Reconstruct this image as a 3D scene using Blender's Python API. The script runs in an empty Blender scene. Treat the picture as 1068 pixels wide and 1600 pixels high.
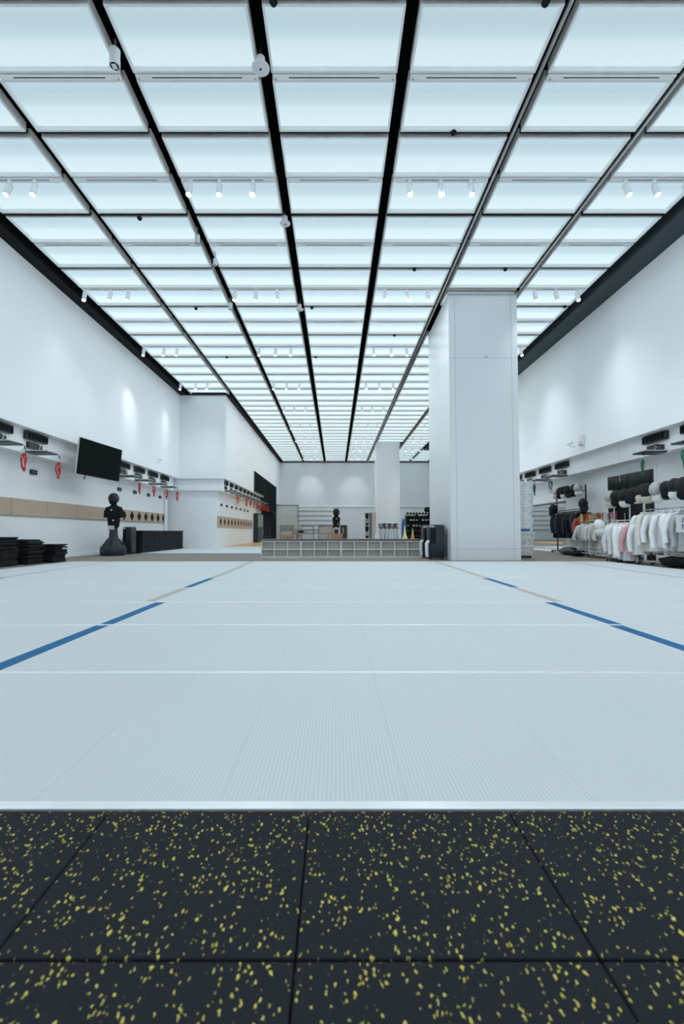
import bpy, math, random
from mathutils import Vector, Matrix
R = random.Random(7)
C = bpy.context.scene.collection
PI = math.pi
# ------------------------------------------------------------------ camera, light, exposure
F, CX, CY = 711.0, 524.0, 800.0
PITCH = math.atan(31.0 / F)
EYE = 0.73
cd = bpy.data.cameras.new('camera'); cam = bpy.data.objects.new('camera', cd); C.objects.link(cam)
cam.location = (0, 0, EYE); cam.rotation_euler = (PI/2 + PITCH, 0, 0)
cd.sensor_fit = 'VERTICAL'; cd.sensor_height = 36.0; cd.sensor_width = 24.03
cd.lens = 36.0 * F / 1600; cd.shift_x = 10/1600.0
cd.clip_start = .02; cd.clip_end = 200
cd.dof.use_dof = True; cd.dof.focus_distance = 3.4; cd.dof.aperture_fstop = 3.0
sc = bpy.context.scene; sc.camera = cam
w = bpy.data.worlds.new('world'); sc.world = w; w.use_nodes = True
w.node_tree.nodes['Background'].inputs[0].default_value = (.74, .88, 1.0, 1)
w.node_tree.nodes['Background'].inputs[1].default_value = 1.0
sc.view_settings.view_transform = 'Standard'; sc.view_settings.look = 'None'
sc.view_settings.gamma = 1.0; sc.view_settings.use_curve_mapping = False
sc.view_settings.exposure = 0.0
PANEL_LIGHT = 1.0
HEAD_POWER = 82.0

def ray(x, y):
    a, b = (x-CX)/F, (CY-y)/F
    c, s = math.cos(PITCH), math.sin(PITCH)
    return (a, c - b*s, s + b*c)
def onX(x, y, X): d = ray(x, y); t = X/d[0]; return (X, d[1]*t, EYE+d[2]*t)
def onY(x, y, Y): d = ray(x, y); t = Y/d[1]; return (d[0]*t, Y, EYE+d[2]*t)
def onZ(x, y, Z): d = ray(x, y); t = (Z-EYE)/d[2]; return (d[0]*t, d[1]*t, Z)

# ------------------------------------------------------------------ materials
MATS = {}
def mat(name, col, rough=.5, metal=0.0, var=.06, scale=6.0, bump=0.0, bscale=60.0, coat=0.0, spec=.5, col2=None):
    if name in MATS: return MATS[name]
    m = bpy.data.materials.new(name); m.use_nodes = True; nt = m.node_tree; N = nt.nodes; L = nt.links
    b = N['Principled BSDF']
    tc = N.new('ShaderNodeTexCoord'); nz = N.new('ShaderNodeTexNoise'); nz.inputs['Scale'].default_value = scale
    nz.inputs['Detail'].default_value = 4
    L.new(tc.outputs['Object'], nz.inputs['Vector'])
    rp = N.new('ShaderNodeValToRGB')
    c2 = col2 if col2 else tuple(min(1, c*(1+var)) for c in col)
    c1 = col if col2 else tuple(c*(1-var) for c in col)
    rp.color_ramp.elements[0].position = .35; rp.color_ramp.elements[1].position = .65
    rp.color_ramp.elements[0].color = (*c1, 1); rp.color_ramp.elements[1].color = (*c2, 1)
    L.new(nz.outputs['Fac'], rp.inputs['Fac']); L.new(rp.outputs['Color'], b.inputs['Base Color'])
    b.inputs['Roughness'].default_value = rough; b.inputs['Metallic'].default_value = metal
    b.inputs['Coat Weight'].default_value = coat; b.inputs['Specular IOR Level'].default_value = spec
    if bump:
        n2 = N.new('ShaderNodeTexNoise'); n2.inputs['Scale'].default_value = bscale
        L.new(tc.outputs['Object'], n2.inputs['Vector'])
        bp = N.new('ShaderNodeBump'); bp.inputs['Strength'].default_value = bump; bp.inputs['Distance'].default_value = .01
        L.new(n2.outputs['Fac'], bp.inputs['Height']); L.new(bp.outputs['Normal'], b.inputs['Normal'])
    MATS[name] = m; return m
def emis(name, col, st):
    if name in MATS: return MATS[name]
    m = bpy.data.materials.new(name); m.use_nodes = True; N = m.node_tree.nodes
    b = N['Principled BSDF']; b.inputs['Base Color'].default_value = (*[c*.5 for c in col], 1)
    b.inputs['Emission Color'].default_value = (*col, 1); b.inputs['Emission Strength'].default_value = st
    MATS[name] = m; return m

M_wall = mat('white_paint', (.88, .895, .91), .45, var=.01, scale=.7, spec=.35)
M_wall2 = mat('white_paint_lower', (.90, .91, .92), .5, var=.015, scale=1.2, spec=.35)
M_pillar = mat('white_enamel_panel', (.78, .80, .82), .22, var=.006, scale=.5, spec=.45)
M_seam = mat('seam_grey', (.45, .5, .53), .6)
M_black = mat('matt_black', (.006, .008, .010), .75, var=.3, spec=.2)
M_char = mat('charcoal_paint', (.045, .06, .07), .6, var=.1, spec=.3)
M_frame = mat('panel_frame_white', (.82, .84, .84), .45, var=.02)
M_frameside = mat('panel_side_grey', (.85, .82, .79), .5, var=.06)
M_track = mat('track_white', (.9, .9, .9), .4, var=.02)
M_steel = mat('brushed_steel', (.55, .55, .55), .3, 1.0, var=.05)
M_edge = mat('white_alloy_edge', (.93, .94, .95), .28, .5, var=.02)
M_chrome = mat('chrome', (.8, .8, .8), .15, 1.0, var=.02)
M_white = mat('white_plastic', (.75, .76, .77), .4, var=.02)
M_floor = mat('brown_carpet', (.24, .215, .19), .9, var=.18, scale=14, bump=.3, bscale=200, spec=.2)
M_wood = mat('orange_wood', (.72, .42, .17), .45, var=.12, scale=3)
M_wood2 = mat('brown_wood', (.33, .17, .09), .5, var=.2, scale=5)
M_tan = mat('tan_vinyl', (.50, .385, .29), .55, var=.04, scale=3)
M_blue = mat('blue_tape', (.003, .115, .28), .8, var=.06)
M_brown = mat('beige_tape', (.46, .41, .37), .6, var=.06)
M_rubS = mat('stacked_rubber', (.017, .020, .024), .8, var=.5, scale=30, bump=.5, bscale=90, spec=.2)
M_scr = mat('screen_black', (.009, .012, .013), .85, var=.1, spec=.03)
M_plas = mat('black_plastic', (.016, .02, .024), .4, var=.1)
M_cream = mat('cream_plastic', (.6, .59, .55), .5, var=.03)
M_red = mat('red_webbing', (.62, .03, .015), .55, var=.1)
M_green = mat('green_webbing', (.01, .14, .07), .55, var=.1)
M_navy = mat('navy_plastic', (.011, .021, .033), .4, var=.12)
M_navy2 = mat('grey_navy_plastic', (.017, .024, .032), .4, var=.1)
M_cubby = mat('grey_laminate', (.83, .80, .77), .5, var=.03, scale=4)
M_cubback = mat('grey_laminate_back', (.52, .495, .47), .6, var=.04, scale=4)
M_cush = mat('grey_cushion', (.11, .12, .125), .7, var=.1)
M_blackcloth = mat('black_cloth', (.010, .012, .015), .85, var=.3, scale=20, bump=.4, bscale=40, spec=.2)
M_mask = mat('black_mask_mesh', (.009, .010, .012), .85, 0.0, var=.3, scale=60, bump=.6, bscale=300)
M_maskp = mat('purplish_mask_mesh', (.018, .016, .022), .6, 0.0, var=.3, scale=60, bump=.6, bscale=300)
M_maskg = mat('grey_mask_mesh', (.42, .42, .41), .5, 0.2, var=.12, scale=60, bump=.6, bscale=300)
M_bibw = mat('white_bib', (.72, .72, .70), .8, var=.04, scale=12)
M_bibt = mat('cream_bib', (.58, .52, .42), .8, var=.08, scale=12)
M_jw = mat('white_jacket_cloth', (.78, .79, .80), .8, var=.05, scale=9, bump=.4, bscale=25)
M_jc = mat('cream_jacket_cloth', (.66, .62, .55), .8, var=.06, scale=9, bump=.4, bscale=25)
M_jp = mat('pink_jacket_cloth', (.66, .36, .36), .8, var=.06, scale=9, bump=.4, bscale=25)
M_jr = mat('red_jacket_cloth', (.33, .06, .045), .8, var=.08, scale=9, bump=.4, bscale=25)
M_jg = mat('silver_lame_cloth', (.42, .42, .42), .5, .4, var=.12, scale=15, bump=.4, bscale=25)
M_jn = mat('navy_jacket_cloth', (.016, .022, .04), .85, var=.2, scale=9, bump=.4, bscale=25)
M_hang = mat('wooden_hanger', (.55, .38, .2), .5, var=.1)
M_bag = mat('clear_wrapped_plastic', (.74, .77, .78), .25, var=.14, scale=10, bump=.9, bscale=14, coat=.4)
M_bag2 = mat('clear_wrapped_plastic_tan', (.68, .67, .63), .25, var=.2, scale=14, bump=.9, bscale=16, coat=.4)
M_bluebit = mat('blue_plastic', (.03, .10, .30), .5)
M_yel = mat('yellow_cloth', (.72, .68, .25), .6)
M_orange = mat('orange_plastic', (.75, .16, .04), .5)
M_lime = mat('lime_plastic', (.25, .5, .12), .5)
M_purple = mat('mauve_cloth', (.28, .2, .3), .8)
M_mirror = mat('mirror_glass', (.78, .80, .80), .03, 1.0, var=.005)
M_dglass = mat('dark_door_glass', (.012, .017, .018), .12, var=.1, spec=.4)
M_gold = mat('amber_digit', (.09, .075, .05), .5)
M_lamp = emis('lamp_lens', (.9, .97, 1.0), 3.0)

# luminous ceiling film: emission with the broad bands of the tubes behind it
def film_mat():
    m = bpy.data.materials.new('luminous_ceiling_film'); m.use_nodes = True; nt = m.node_tree; N = nt.nodes; L = nt.links
    b = N['Principled BSDF']; b.inputs['Base Color'].default_value = (.15, .15, .15, 1); b.inputs['Roughness'].default_value = .5
    tc = N.new('ShaderNodeTexCoord'); sp = N.new('ShaderNodeSeparateXYZ'); L.new(tc.outputs['Object'], sp.inputs[0])
    mr = N.new('ShaderNodeMapRange'); mr.inputs['From Min'].default_value = -.43; mr.inputs['From Max'].default_value = .43
    L.new(sp.outputs['Y'], mr.inputs['Value'])
    rp = N.new('ShaderNodeValToRGB'); e = rp.color_ramp.elements
    e[0].position = 0; e[0].color = (.42, .56, .63, 1)
    e[1].position = 1; e[1].color = (.56, .70, .74, 1)
    for p, c in ((.08, (.41, .55, .62)), (.3, (.37, .505, .58)), (.5, (.43, .57, .635)), (.6, (.52, .66, .71)), (.82, (.55, .69, .735))):
        q = e.new(p); q.color = (*c, 1)
    L.new(mr.outputs['Result'], rp.inputs['Fac'])
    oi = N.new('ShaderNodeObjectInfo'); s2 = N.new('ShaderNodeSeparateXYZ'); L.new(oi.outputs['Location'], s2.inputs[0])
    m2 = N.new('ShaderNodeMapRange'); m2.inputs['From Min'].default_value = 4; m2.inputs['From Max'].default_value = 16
    m2.inputs['To Min'].default_value = PANEL_LIGHT*1.0; m2.inputs['To Max'].default_value = PANEL_LIGHT*1.42  # emission raised with distance, imitating how panels brighten at a flat viewing angle
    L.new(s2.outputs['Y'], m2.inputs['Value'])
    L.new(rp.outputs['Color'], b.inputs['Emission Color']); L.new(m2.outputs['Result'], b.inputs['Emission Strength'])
    return m
M_film = film_mat()

def rubber_mat():
    m = bpy.data.materials.new('flecked_rubber'); m.use_nodes = True; nt = m.node_tree; N = nt.nodes; L = nt.links
    b = N['Principled BSDF']; b.inputs['Roughness'].default_value = .85; b.inputs['Specular IOR Level'].default_value = .2
    tc = N.new('ShaderNodeTexCoord')
    nz = N.new('ShaderNodeTexNoise'); nz.inputs['Scale'].default_value = 90; nz.inputs['Detail'].default_value = 2
    L.new(tc.outputs['Object'], nz.inputs['Vector'])
    ad = N.new('ShaderNodeVectorMath'); ad.operation = 'MULTIPLY_ADD'
    L.new(nz.outputs['Color'], ad.inputs[0]); ad.inputs[1].default_value = (.012, .012, 0); L.new(tc.outputs['Object'], ad.inputs[2])
    def fleck(scale, thr, keep, off):
        mp = N.new('ShaderNodeMapping'); mp.inputs['Location'].default_value = off; mp.inputs['Scale'].default_value = (1, .5, 1); mp.inputs['Rotation'].default_value = (0, 0, off[0]*.12-.2); L.new(ad.outputs[0], mp.inputs['Vector'])
        v = N.new('ShaderNodeTexVoronoi'); v.inputs['Scale'].default_value = scale; v.voronoi_dimensions = '2D'
        L.new(mp.outputs[0], v.inputs['Vector'])
        sc_ = N.new('ShaderNodeSeparateColor'); L.new(v.outputs['Color'], sc_.inputs[0])
        # radius differs fleck by fleck
        mm = N.new('ShaderNodeMath'); mm.operation = 'MULTIPLY'; L.new(sc_.outputs[1], mm.inputs[0]); mm.inputs[1].default_value = thr
        a = N.new('ShaderNodeMath'); a.operation = 'LESS_THAN'; L.new(v.outputs['Distance'], a.inputs[0]); L.new(mm.outputs[0], a.inputs[1])
        k = N.new('ShaderNodeMath'); k.operation = 'LESS_THAN'; L.new(sc_.outputs[0], k.inputs[0]); k.inputs[1].default_value = keep
        o = N.new('ShaderNodeMath'); o.operation = 'MULTIPLY'; L.new(a.outputs[0], o.inputs[0]); L.new(k.outputs[0], o.inputs[1])
        return o
    f1 = fleck(140, .35, .18, (0, 0, 0)); f2 = fleck(180, .38, .14, (3.3, 1.7, 0))
    mx = N.new('ShaderNodeMath'); mx.operation = 'MAXIMUM'; L.new(f1.outputs[0], mx.inputs[0]); L.new(f2.outputs[0], mx.inputs[1])
    n3 = N.new('ShaderNodeTexNoise'); n3.inputs['Scale'].default_value = 260; L.new(tc.outputs['Object'], n3.inputs['Vector'])
    rp = N.new('ShaderNodeValToRGB'); rp.color_ramp.elements[0].color = (.009, .011, .014, 1); rp.color_ramp.elements[1].color = (.023, .026, .032, 1)
    L.new(n3.outputs['Fac'], rp.inputs['Fac'])
    ry = N.new('ShaderNodeValToRGB'); ry.color_ramp.elements[0].position = .3; ry.color_ramp.elements[1].position = .7
    ry.color_ramp.elements[0].color = (.38, .30, .02, 1); ry.color_ramp.elements[1].color = (.85, .74, .20, 1)
    L.new(n3.outputs['Fac'], ry.inputs['Fac'])
    mix = N.new('ShaderNodeMix'); mix.data_type = 'RGBA'; L.new(mx.outputs[0], mix.inputs[0])
    L.new(rp.outputs['Color'], mix.inputs[6]); L.new(ry.outputs['Color'], mix.inputs[7])
    L.new(mix.outputs[2], b.inputs['Base Color'])
    bp = N.new('ShaderNodeBump'); bp.inputs['Strength'].default_value = .5; bp.inputs['Distance'].default_value = .002
    L.new(n3.outputs['Fac'], bp.inputs['Height']); L.new(bp.outputs['Normal'], b.inputs['Normal'])
    return m
M_rub = rubber_mat()

def piste_mat():
    m = bpy.data.materials.new('ribbed_piste'); m.use_nodes = True; nt = m.node_tree; N = nt.nodes; L = nt.links
    b = N['Principled BSDF']; b.inputs['Roughness'].default_value = .5; b.inputs['Specular IOR Level'].default_value = .22
    b.inputs['Metallic'].default_value = .1
    tc = N.new('ShaderNodeTexCoord')
    wv = N.new('ShaderNodeTexWave'); wv.wave_type = 'BANDS'; wv.bands_direction = 'X'; wv.inputs['Scale'].default_value = 26.5
    L.new(tc.outputs['Object'], wv.inputs['Vector'])
    sp = N.new('ShaderNodeSeparateXYZ'); L.new(tc.outputs['Object'], sp.inputs[0])
    # thin seam every .487 m
    a = N.new('ShaderNodeMath'); a.operation = 'ADD'; a.inputs[1].default_value = .302+4.87*3; L.new(sp.outputs['X'], a.inputs[0])
    md = N.new('ShaderNodeMath'); md.operation = 'MODULO'; md.inputs[1].default_value = .487; L.new(a.outputs[0], md.inputs[0])
    lt = N.new('ShaderNodeMath'); lt.operation = 'LESS_THAN'; lt.inputs[1].default_value = .0011; L.new(md.outputs[0], lt.inputs[0])
    nz = N.new('ShaderNodeTexNoise'); nz.inputs['Scale'].default_value = 1.3; L.new(tc.outputs['Object'], nz.inputs['Vector'])
    rp = N.new('ShaderNodeValToRGB'); rp.color_ramp.elements[0].color = (.64, .68, .70, 1); rp.color_ramp.elements[1].color = (.68, .72, .74, 1)
    L.new(nz.outputs['Fac'], rp.inputs['Fac'])
    rw = N.new('ShaderNodeValToRGB'); rw.color_ramp.elements[0].color = (.87, .87, .87, 1); rw.color_ramp.elements[1].color = (1, 1, 1, 1)
    L.new(wv.outputs['Fac'], rw.inputs['Fac'])
    mu = N.new('ShaderNodeMix'); mu.data_type = 'RGBA'; mu.blend_type = 'MULTIPLY'; mu.inputs[0].default_value = 1
    L.new(rp.outputs['Color'], mu.inputs[6]); L.new(rw.outputs['Color'], mu.inputs[7])
    mx = N.new('ShaderNodeMix'); mx.data_type = 'RGBA'; L.new(lt.outputs[0], mx.inputs[0])
    L.new(mu.outputs[2], mx.inputs[6]); mx.inputs[7].default_value = (.40, .44, .46, 1)
    L.new(mx.outputs[2], b.inputs['Base Color'])
    bp = N.new('ShaderNodeBump'); bp.inputs['Strength'].default_value = .22; bp.inputs['Distance'].default_value = .003
    L.new(wv.outputs['Fac'], bp.inputs['Height']); L.new(bp.outputs['Normal'], b.inputs['Normal'])
    return m
M_piste = piste_mat()

# ------------------------------------------------------------------ mesh helper
class MB:
    def __init__(s): s.v = []; s.f = []; s.m = []
    def add(s, vs, fs, m=0):
        o = len(s.v); s.v += [tuple(p) for p in vs]
        for f in fs: s.f.append(tuple(i+o for i in f)); s.m.append(m)
    def box(s, x0, x1, y0, y1, z0, z1, m=0, rot=None, piv=None):
        vs = [Vector(p) for p in ((x0,y0,z0),(x1,y0,z0),(x1,y1,z0),(x0,y1,z0),(x0,y0,z1),(x1,y0,z1),(x1,y1,z1),(x0,y1,z1))]
        if rot is not None:
            c = Vector(piv) if piv else Vector(((x0+x1)/2, (y0+y1)/2, (z0+z1)/2))
            vs = [rot @ (v-c) + c for v in vs]
        s.add(vs, [(0,3,2,1),(4,5,6,7),(0,1,5,4),(1,2,6,5),(2,3,7,6),(3,0,4,7)], m); return s
    def tube(s, path, r, n=8, m=0, closed=False, caps=True):
        P = [Vector(p) for p in path]; k = len(P); rr = r if isinstance(r, (list, tuple)) else [r]*k
        rings = []
        up = None
        for i in range(k):
            if closed: d = P[(i+1) % k]-P[i-1]
            else: d = P[min(i+1, k-1)]-P[max(i-1, 0)]
            if d.length < 1e-9: d = Vector((0, 0, 1))
            d.normalize()
            if up is None:
                up = Vector((0, 0, 1)) if abs(d.z) < .9 else Vector((1, 0, 0))
            a = d.cross(up)
            if a.length < 1e-4: a = d.cross(Vector((1, .3, 0)))
            a.normalize(); b = a.cross(d).normalized(); up = b
            rings.append([P[i]+(a*math.cos(t)+b*math.sin(t))*rr[i] for t in [2*PI*j/n for j in range(n)]])
        s.rings(rings, m, closed, caps); return s
    def rings(s, rings, m=0, closed=False, caps=True):
        n = len(rings[0]); vs = [p for r in rings for p in r]; fs = []
        k = len(rings)
        for i in range(k if closed else k-1):
            i2 = (i+1) % k
            for j in range(n):
                fs.append((i*n+j, i*n+(j+1) % n, i2*n+(j+1) % n, i2*n+j))
        if caps and not closed:
            fs.append(tuple(range(n-1, -1, -1))); fs.append(tuple((k-1)*n+j for j in range(n)))
        s.add(vs, fs, m); return s
    def lathe(s, prof, c=(0,0,0), n=20, m=0, sx=1, sy=1):
        s.rings([[(c[0]+r*sx*math.cos(2*PI*j/n), c[1]+r*sy*math.sin(2*PI*j/n), c[2]+z) for j in range(n)] for r, z in prof], m); return s
    def loft(s, secs, n=20, m=0, e=2.0, fold=0, nf=5, ph=0):
        # secs: (cx, cy, cz, rx, ry); superellipse rings
        rings = []
        for i, (cx, cy, cz, rx, ry) in enumerate(secs):
            ring = []
            for j in range(n):
                t = 2*PI*j/n; c_, s_ = math.cos(t), math.sin(t)
                k = 1+fold*(i/max(1, len(secs)-1))*math.sin(nf*t+ph+i*.4)
                ring.append((cx+rx*k*math.copysign(abs(c_)**(2/e), c_), cy+ry*k*math.copysign(abs(s_)**(2/e), s_), cz))
            rings.append(ring)
        s.rings(rings, m); return s
    def build(s, name, mats, parent=None, smooth=None, bevel=0, solid=False):
        me = bpy.data.meshes.new(name); me.from_pydata(s.v, [], s.f)
        if not isinstance(mats, (list, tuple)): mats = [mats]
        for q in mats: me.materials.append(q)
        me.polygons.foreach_set('material_index', s.m)
        if smooth:
            me.polygons.foreach_set('use_smooth', [True]*len(s.f))
            me.set_sharp_from_angle(angle=math.radians(smooth))
        me.update()
        o = bpy.data.objects.new(name, me); C.objects.link(o)
        if parent is not None: o.parent = parent
        if bevel:
            b = o.modifiers.new('bevel', 'BEVEL'); b.width = bevel; b.segments = 2; b.limit_method = 'ANGLE'
        return o
def recalc(o):
    import bmesh
    bm = bmesh.new(); bm.from_mesh(o.data); bmesh.ops.recalc_face_normals(bm, faces=bm.faces); bm.to_mesh(o.data); bm.free()
def B(*a, **k): return MB().box(*a, **k)
def thing(name, label, cat, loc=(0,0,0), rz=0, group=None):
    o = bpy.data.objects.new(name, None); C.objects.link(o); o.location = loc; o.rotation_euler = (0, 0, rz)
    o.empty_display_size = .1
    o['label'] = label; o['category'] = cat
    if group: o['group'] = group
    return o
def tag(o, label, cat, group=None, loc=None):
    o['label'] = label; o['category'] = cat
    if group: o['group'] = group
    if loc is not None: o.location = loc
    return o
def struct(o): o['kind'] = 'structure'; return o
def dup(root, label, loc=None, rz=None, group=None, name=None):
    r = root.copy(); C.objects.link(r); r['label'] = label
    if loc is not None: r.location = loc
    if rz is not None: r.rotation_euler = (0, 0, rz)
    if group: r['group'] = group
    for ch in list(root.children):
        c = ch.copy(); C.objects.link(c); c.parent = r
        for g in list(ch.children):
            d = g.copy(); C.objects.link(d); d.parent = c
    return r
ORD = ['zeroth','first','second','third','fourth','fifth','sixth','seventh','eighth','ninth','tenth','eleventh','twelfth','thirteenth',
 'fourteenth','fifteenth','sixteenth','seventeenth','eighteenth','nineteenth','twentieth']
def nth(i):
    if i <= 20: return ORD[i]
    t = {2:'twenty',3:'thirty',4:'forty'}[i//10]; tt = {2:'twentieth',3:'thirtieth',4:'fortieth'}[i//10]
    return tt if i % 10 == 0 else t+'-'+ORD[i % 10]

# ------------------------------------------------------------------ setting
HC = 6.28; ZC = EYE+HC                      # underside of the luminous ceiling
XLU, XLM, XLL = -7.12, -7.36, -7.72         # left wall: upper, middle, lower faces
XRU, XRM, XRL = 7.30, 7.60, 8.05
ZLU, ZLM = 3.15, 2.60
ZRU, ZRM = 3.06, 2.58
YB = -3.0; YK = 20.6; YE = 40.8; ZTOP = ZC+1.2
X2 = -5.02
struct(B(-9.5, 9.5, YB, YE+.2, -.1, 0).build('floor', M_floor))
struct(B(-9.5, 9.5, YB, YE+.2, ZTOP, ZTOP+.1).build('ceiling', M_black))
def stepped(x, s, y0, y1, zu, zm, xu, xm, xl, name):
    xo = s*9.4
    def seg(n_, xi, z0, z1, mt): struct(B(min(xi, xo), max(xi, xo), y0, y1, z0, z1).build(n_, mt))
    seg(name+'_lower', xl, 0, zm, M_wall); seg(name+'_middle', xm, zm, zu, M_wall); seg(name, xu, zu, ZC-.02, M_wall); seg(name+'_top', xu, ZC-.02, ZTOP, M_black)
stepped(0, -1, YB, YK, ZLU, ZLM, XLU, XLM, XLL, 'wall_left')
stepped(0, 1, YB, 34.6, ZRU, ZRM, XRU, XRM, XRL, 'wall_right')
m = MB(); m.box(8.4, 9.4, 34.6, YE, 0, ZTOP, 0); struct(m.build('wall_right_rear', M_wall))
# return wall between the two left walls, and the far left wall
X3, X3M = -5.45, -5.20
struct(B(-9.4, X3, YK+.30, YE, 0, 2.62).build('wall_left_rear_lower', M_wall)); struct(B(-9.4, X3M, YK+.14, YE, 2.62, 3.15).build('wall_left_rear_middle', M_wall))
struct(B(-9.4, X2, YK, YE, 3.15, ZC-.02).build('wall_left_rear', M_wall)); struct(B(-9.4, X2, YK, YE, ZC-.02, ZTOP).build('wall_left_rear_top', M_black))
m = MB(); m.box(X3, 8.4, YE, YE+.2, 0, ZC-.02); m.box(X2, 8.4, YE, YE+.2, ZC-.02, ZTOP, 1)
struct(m.build('wall_back', [M_wall, M_black]))
# ledges and baseboards
struct(B(XLL, XLL+.02, YB, YK+.28, 0, .10).build('baseboard_left', M_wall2))
struct(B(XRL-.02, XRL, YB, 34.5, 0, .10).build('baseboard_right', M_wall2))
struct(B(XLL+.02, X3, YK+.28, YK+.30, 0, .10).build('baseboard_return', M_wall2))
# narrow pilaster at the end of the left wall
struct(B(XLL, XLL+.12, YK-.28, YK-.02, 0, ZLM).build('trim_1', M_wall2, bevel=.01))
# slatted wall boards on the back wall
m = MB()
a = onY(466, 797, YE); b = onY(518, 826, YE)
for k in range(5):
    z = b[2]+(a[2]-b[2])*k/4
    m.box(a[0], b[0], YE-.14, YE, z-.06, z+.06)
struct(m.build('trim_2', M_wall2, bevel=.01))
struct(B(X2, 8.4, YE-.08, YE, 2.9, 3.05).build('trim_3', M_wall, bevel=.02))
# dark bulkheads between luminous ceiling and walls
struct(B(XLU, XLU+.30, YB, YK, ZC-.03, ZC+.35).build('trim_4', M_black))
struct(B(6.74, XRU, YB, 34.6, ZC-.04, ZC+.5).build('trim_5', M_char))
struct(B(X2, X2+.20, YK, YE, ZC-.03, ZC+.35).build('trim_6', M_black))
struct(B(XLU, X2, YK-.09, YK, ZC-.03, ZC+.35).build('trim_7', M_black))
struct(B(X2, 8.4, YE-.12, YE, ZC-.03, ZC+.35).build('trim_8', M_black))

# pillars
def pillar(name, x0, x1, y0, y1, lab=None):
    m = MB()
    m.box(x0+.012, x1-.012, y0+.012, y1-.012, 0, ZC-.035, 1)
    zs = [0, .30, 5.24, ZC-.04]
    bw = .16
    for z0, z1 in zip(zs[:-1], zs[1:]):
        z0 += .004; z1 -= .004
        m.box(x0, x0+bw-.004, y0, y1, z0, z1); m.box(x1-bw+.004, x1, y0, y1, z0, z1)
        m.box(x0+bw+.004, x1-bw-.004, y0, y1, z0, z1)
    return struct(m.build(name, [M_pillar, M_seam]))
pillar('wall_pillar_front', 2.94, 4.72, 11.62, 14.2)
t = MB().tube([(0, 0, 0), (0, -.02, 0)], .03, 12).build('pillar_stud', M_seam, smooth=50)
tag(t, 'small grey round stud high on the front of the white pillar', 'stud', None, onY(759, 558, 11.62))
pillar('wall_pillar_rear', 2.83, 4.42, 31.3, 32.9)
struct(B(2.90, 4.76, 11.56, 11.62, ZC-.10, ZC-.02).build('trim_9', M_steel))

# second white platform and the wooden floor behind it
fl = B(-6.55, 6.5, 15.3, 22.2, 0, .02).build('floor_platform', M_piste); struct(fl)
struct(B(X3, 2.6, 22.2, 33.0, 0, .02).build('floor_wood', M_wood))

# ------------------------------------------------------------------ pistes
ZP = .03
ys = [1.182]+[.70*711/(y-830.6)*1.0 for y in (1048, 975, 939.8, 917.4, 902.5, 891.7, 883.4, 876.6)]
names = ['nearest the camera', 'second from the rubber tiles', 'third from the rubber tiles', 'fourth from the rubber tiles', 'fifth from the rubber tiles',
         'sixth from the rubber tiles', 'seventh from the rubber tiles', 'farthest, along the brown floor']
for i in range(8):
    t = thing('fencing_piste', 'long white ribbed fencing strip across the hall, '+names[i], 'fencing strip', (0, ys[i], 0), group='white fencing strips')
    d = ys[i+1]-ys[i]
    B(-6.24, 6.42, .034, d-.003, 0, ZP).build('ribbed_surface', M_piste, t)
    e = MB().box(-6.24, 6.42, 0, .032, 0, ZP+.002).build('edge_strip', M_edge, t, bevel=.002)
def ptag(i, X, w, m, lab, group):
    y0, y1 = ys[i]+.04, ys[i+1]-.01
    o = B(-w/2, w/2, 0, y1-y0, 0, .0015).build('floor_tape', m)
    tag(o, lab, 'floor tape', group, (X, y0, ZP))
S = {1: (-2.49, 2.99), 2: (-2.48, 3.03), 3: (-2.67, 3.20), 4: (-2.67, 3.24), 5: (-2.68, 3.28), 6: (-2.72, 3.32), 7: (-2.80, 3.34)}
for i, (a, b) in S.items():
    blue = i in (1, 2, 4)
    for q, side in ((a, 'left'), (b, 'right')):
        ptag(i, q*.70, .095, M_blue if blue else M_brown,
             ('%s line of tape across the %s white strip, %s of the middle' % ('blue' if blue else 'beige', nth(i+1), side)),
             'blue tape lines' if blue else 'beige tape lines')
for i, (a, b) in {4: (-7.2, None), 5: (-7.3, 7.55), 6: (-7.42, 7.62), 7: (-7.5, 7.68)}.items():
    if a: ptag(i, a*.7, .08, M_blue if i == 4 else M_brown, '%s outer line of tape on the %s white strip, far left side' % ('blue' if i == 4 else 'beige', nth(i+1)), 'outer tape lines')
    if b: ptag(i, b*.7, .08, M_brown, 'beige outer line of tape on the %s white strip, far right side' % nth(i+1), 'outer tape lines')

# rubber floor tiles at the camera
xs = [-.0943*.7+.5*k for k in range(-6, 7)]
for r, (y0, y1) in enumerate(((.779, 1.178), (.279, .776))):
    for k in range(12):
        o = B(.0015, .4985, .001, y1-y0-.001, 0, ZP-.001).build('rubber_floor_tile', M_rub, bevel=.003)
        c = k-5
        col = {0: 'first left of the middle seam', 1: 'first right of the middle seam'}.get(c, '%s %s of the middle seam' % (nth(1-c if c < 1 else c), 'left' if c < 1 else 'right'))
        tag(o, 'yellow-flecked black tile, %s, %s' % ('row touching the white floor' if r == 0 else 'row at the photo bottom', col),
            'rubber tile', 'yellow-flecked rubber tiles', (xs[k], y0, 0))

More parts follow.
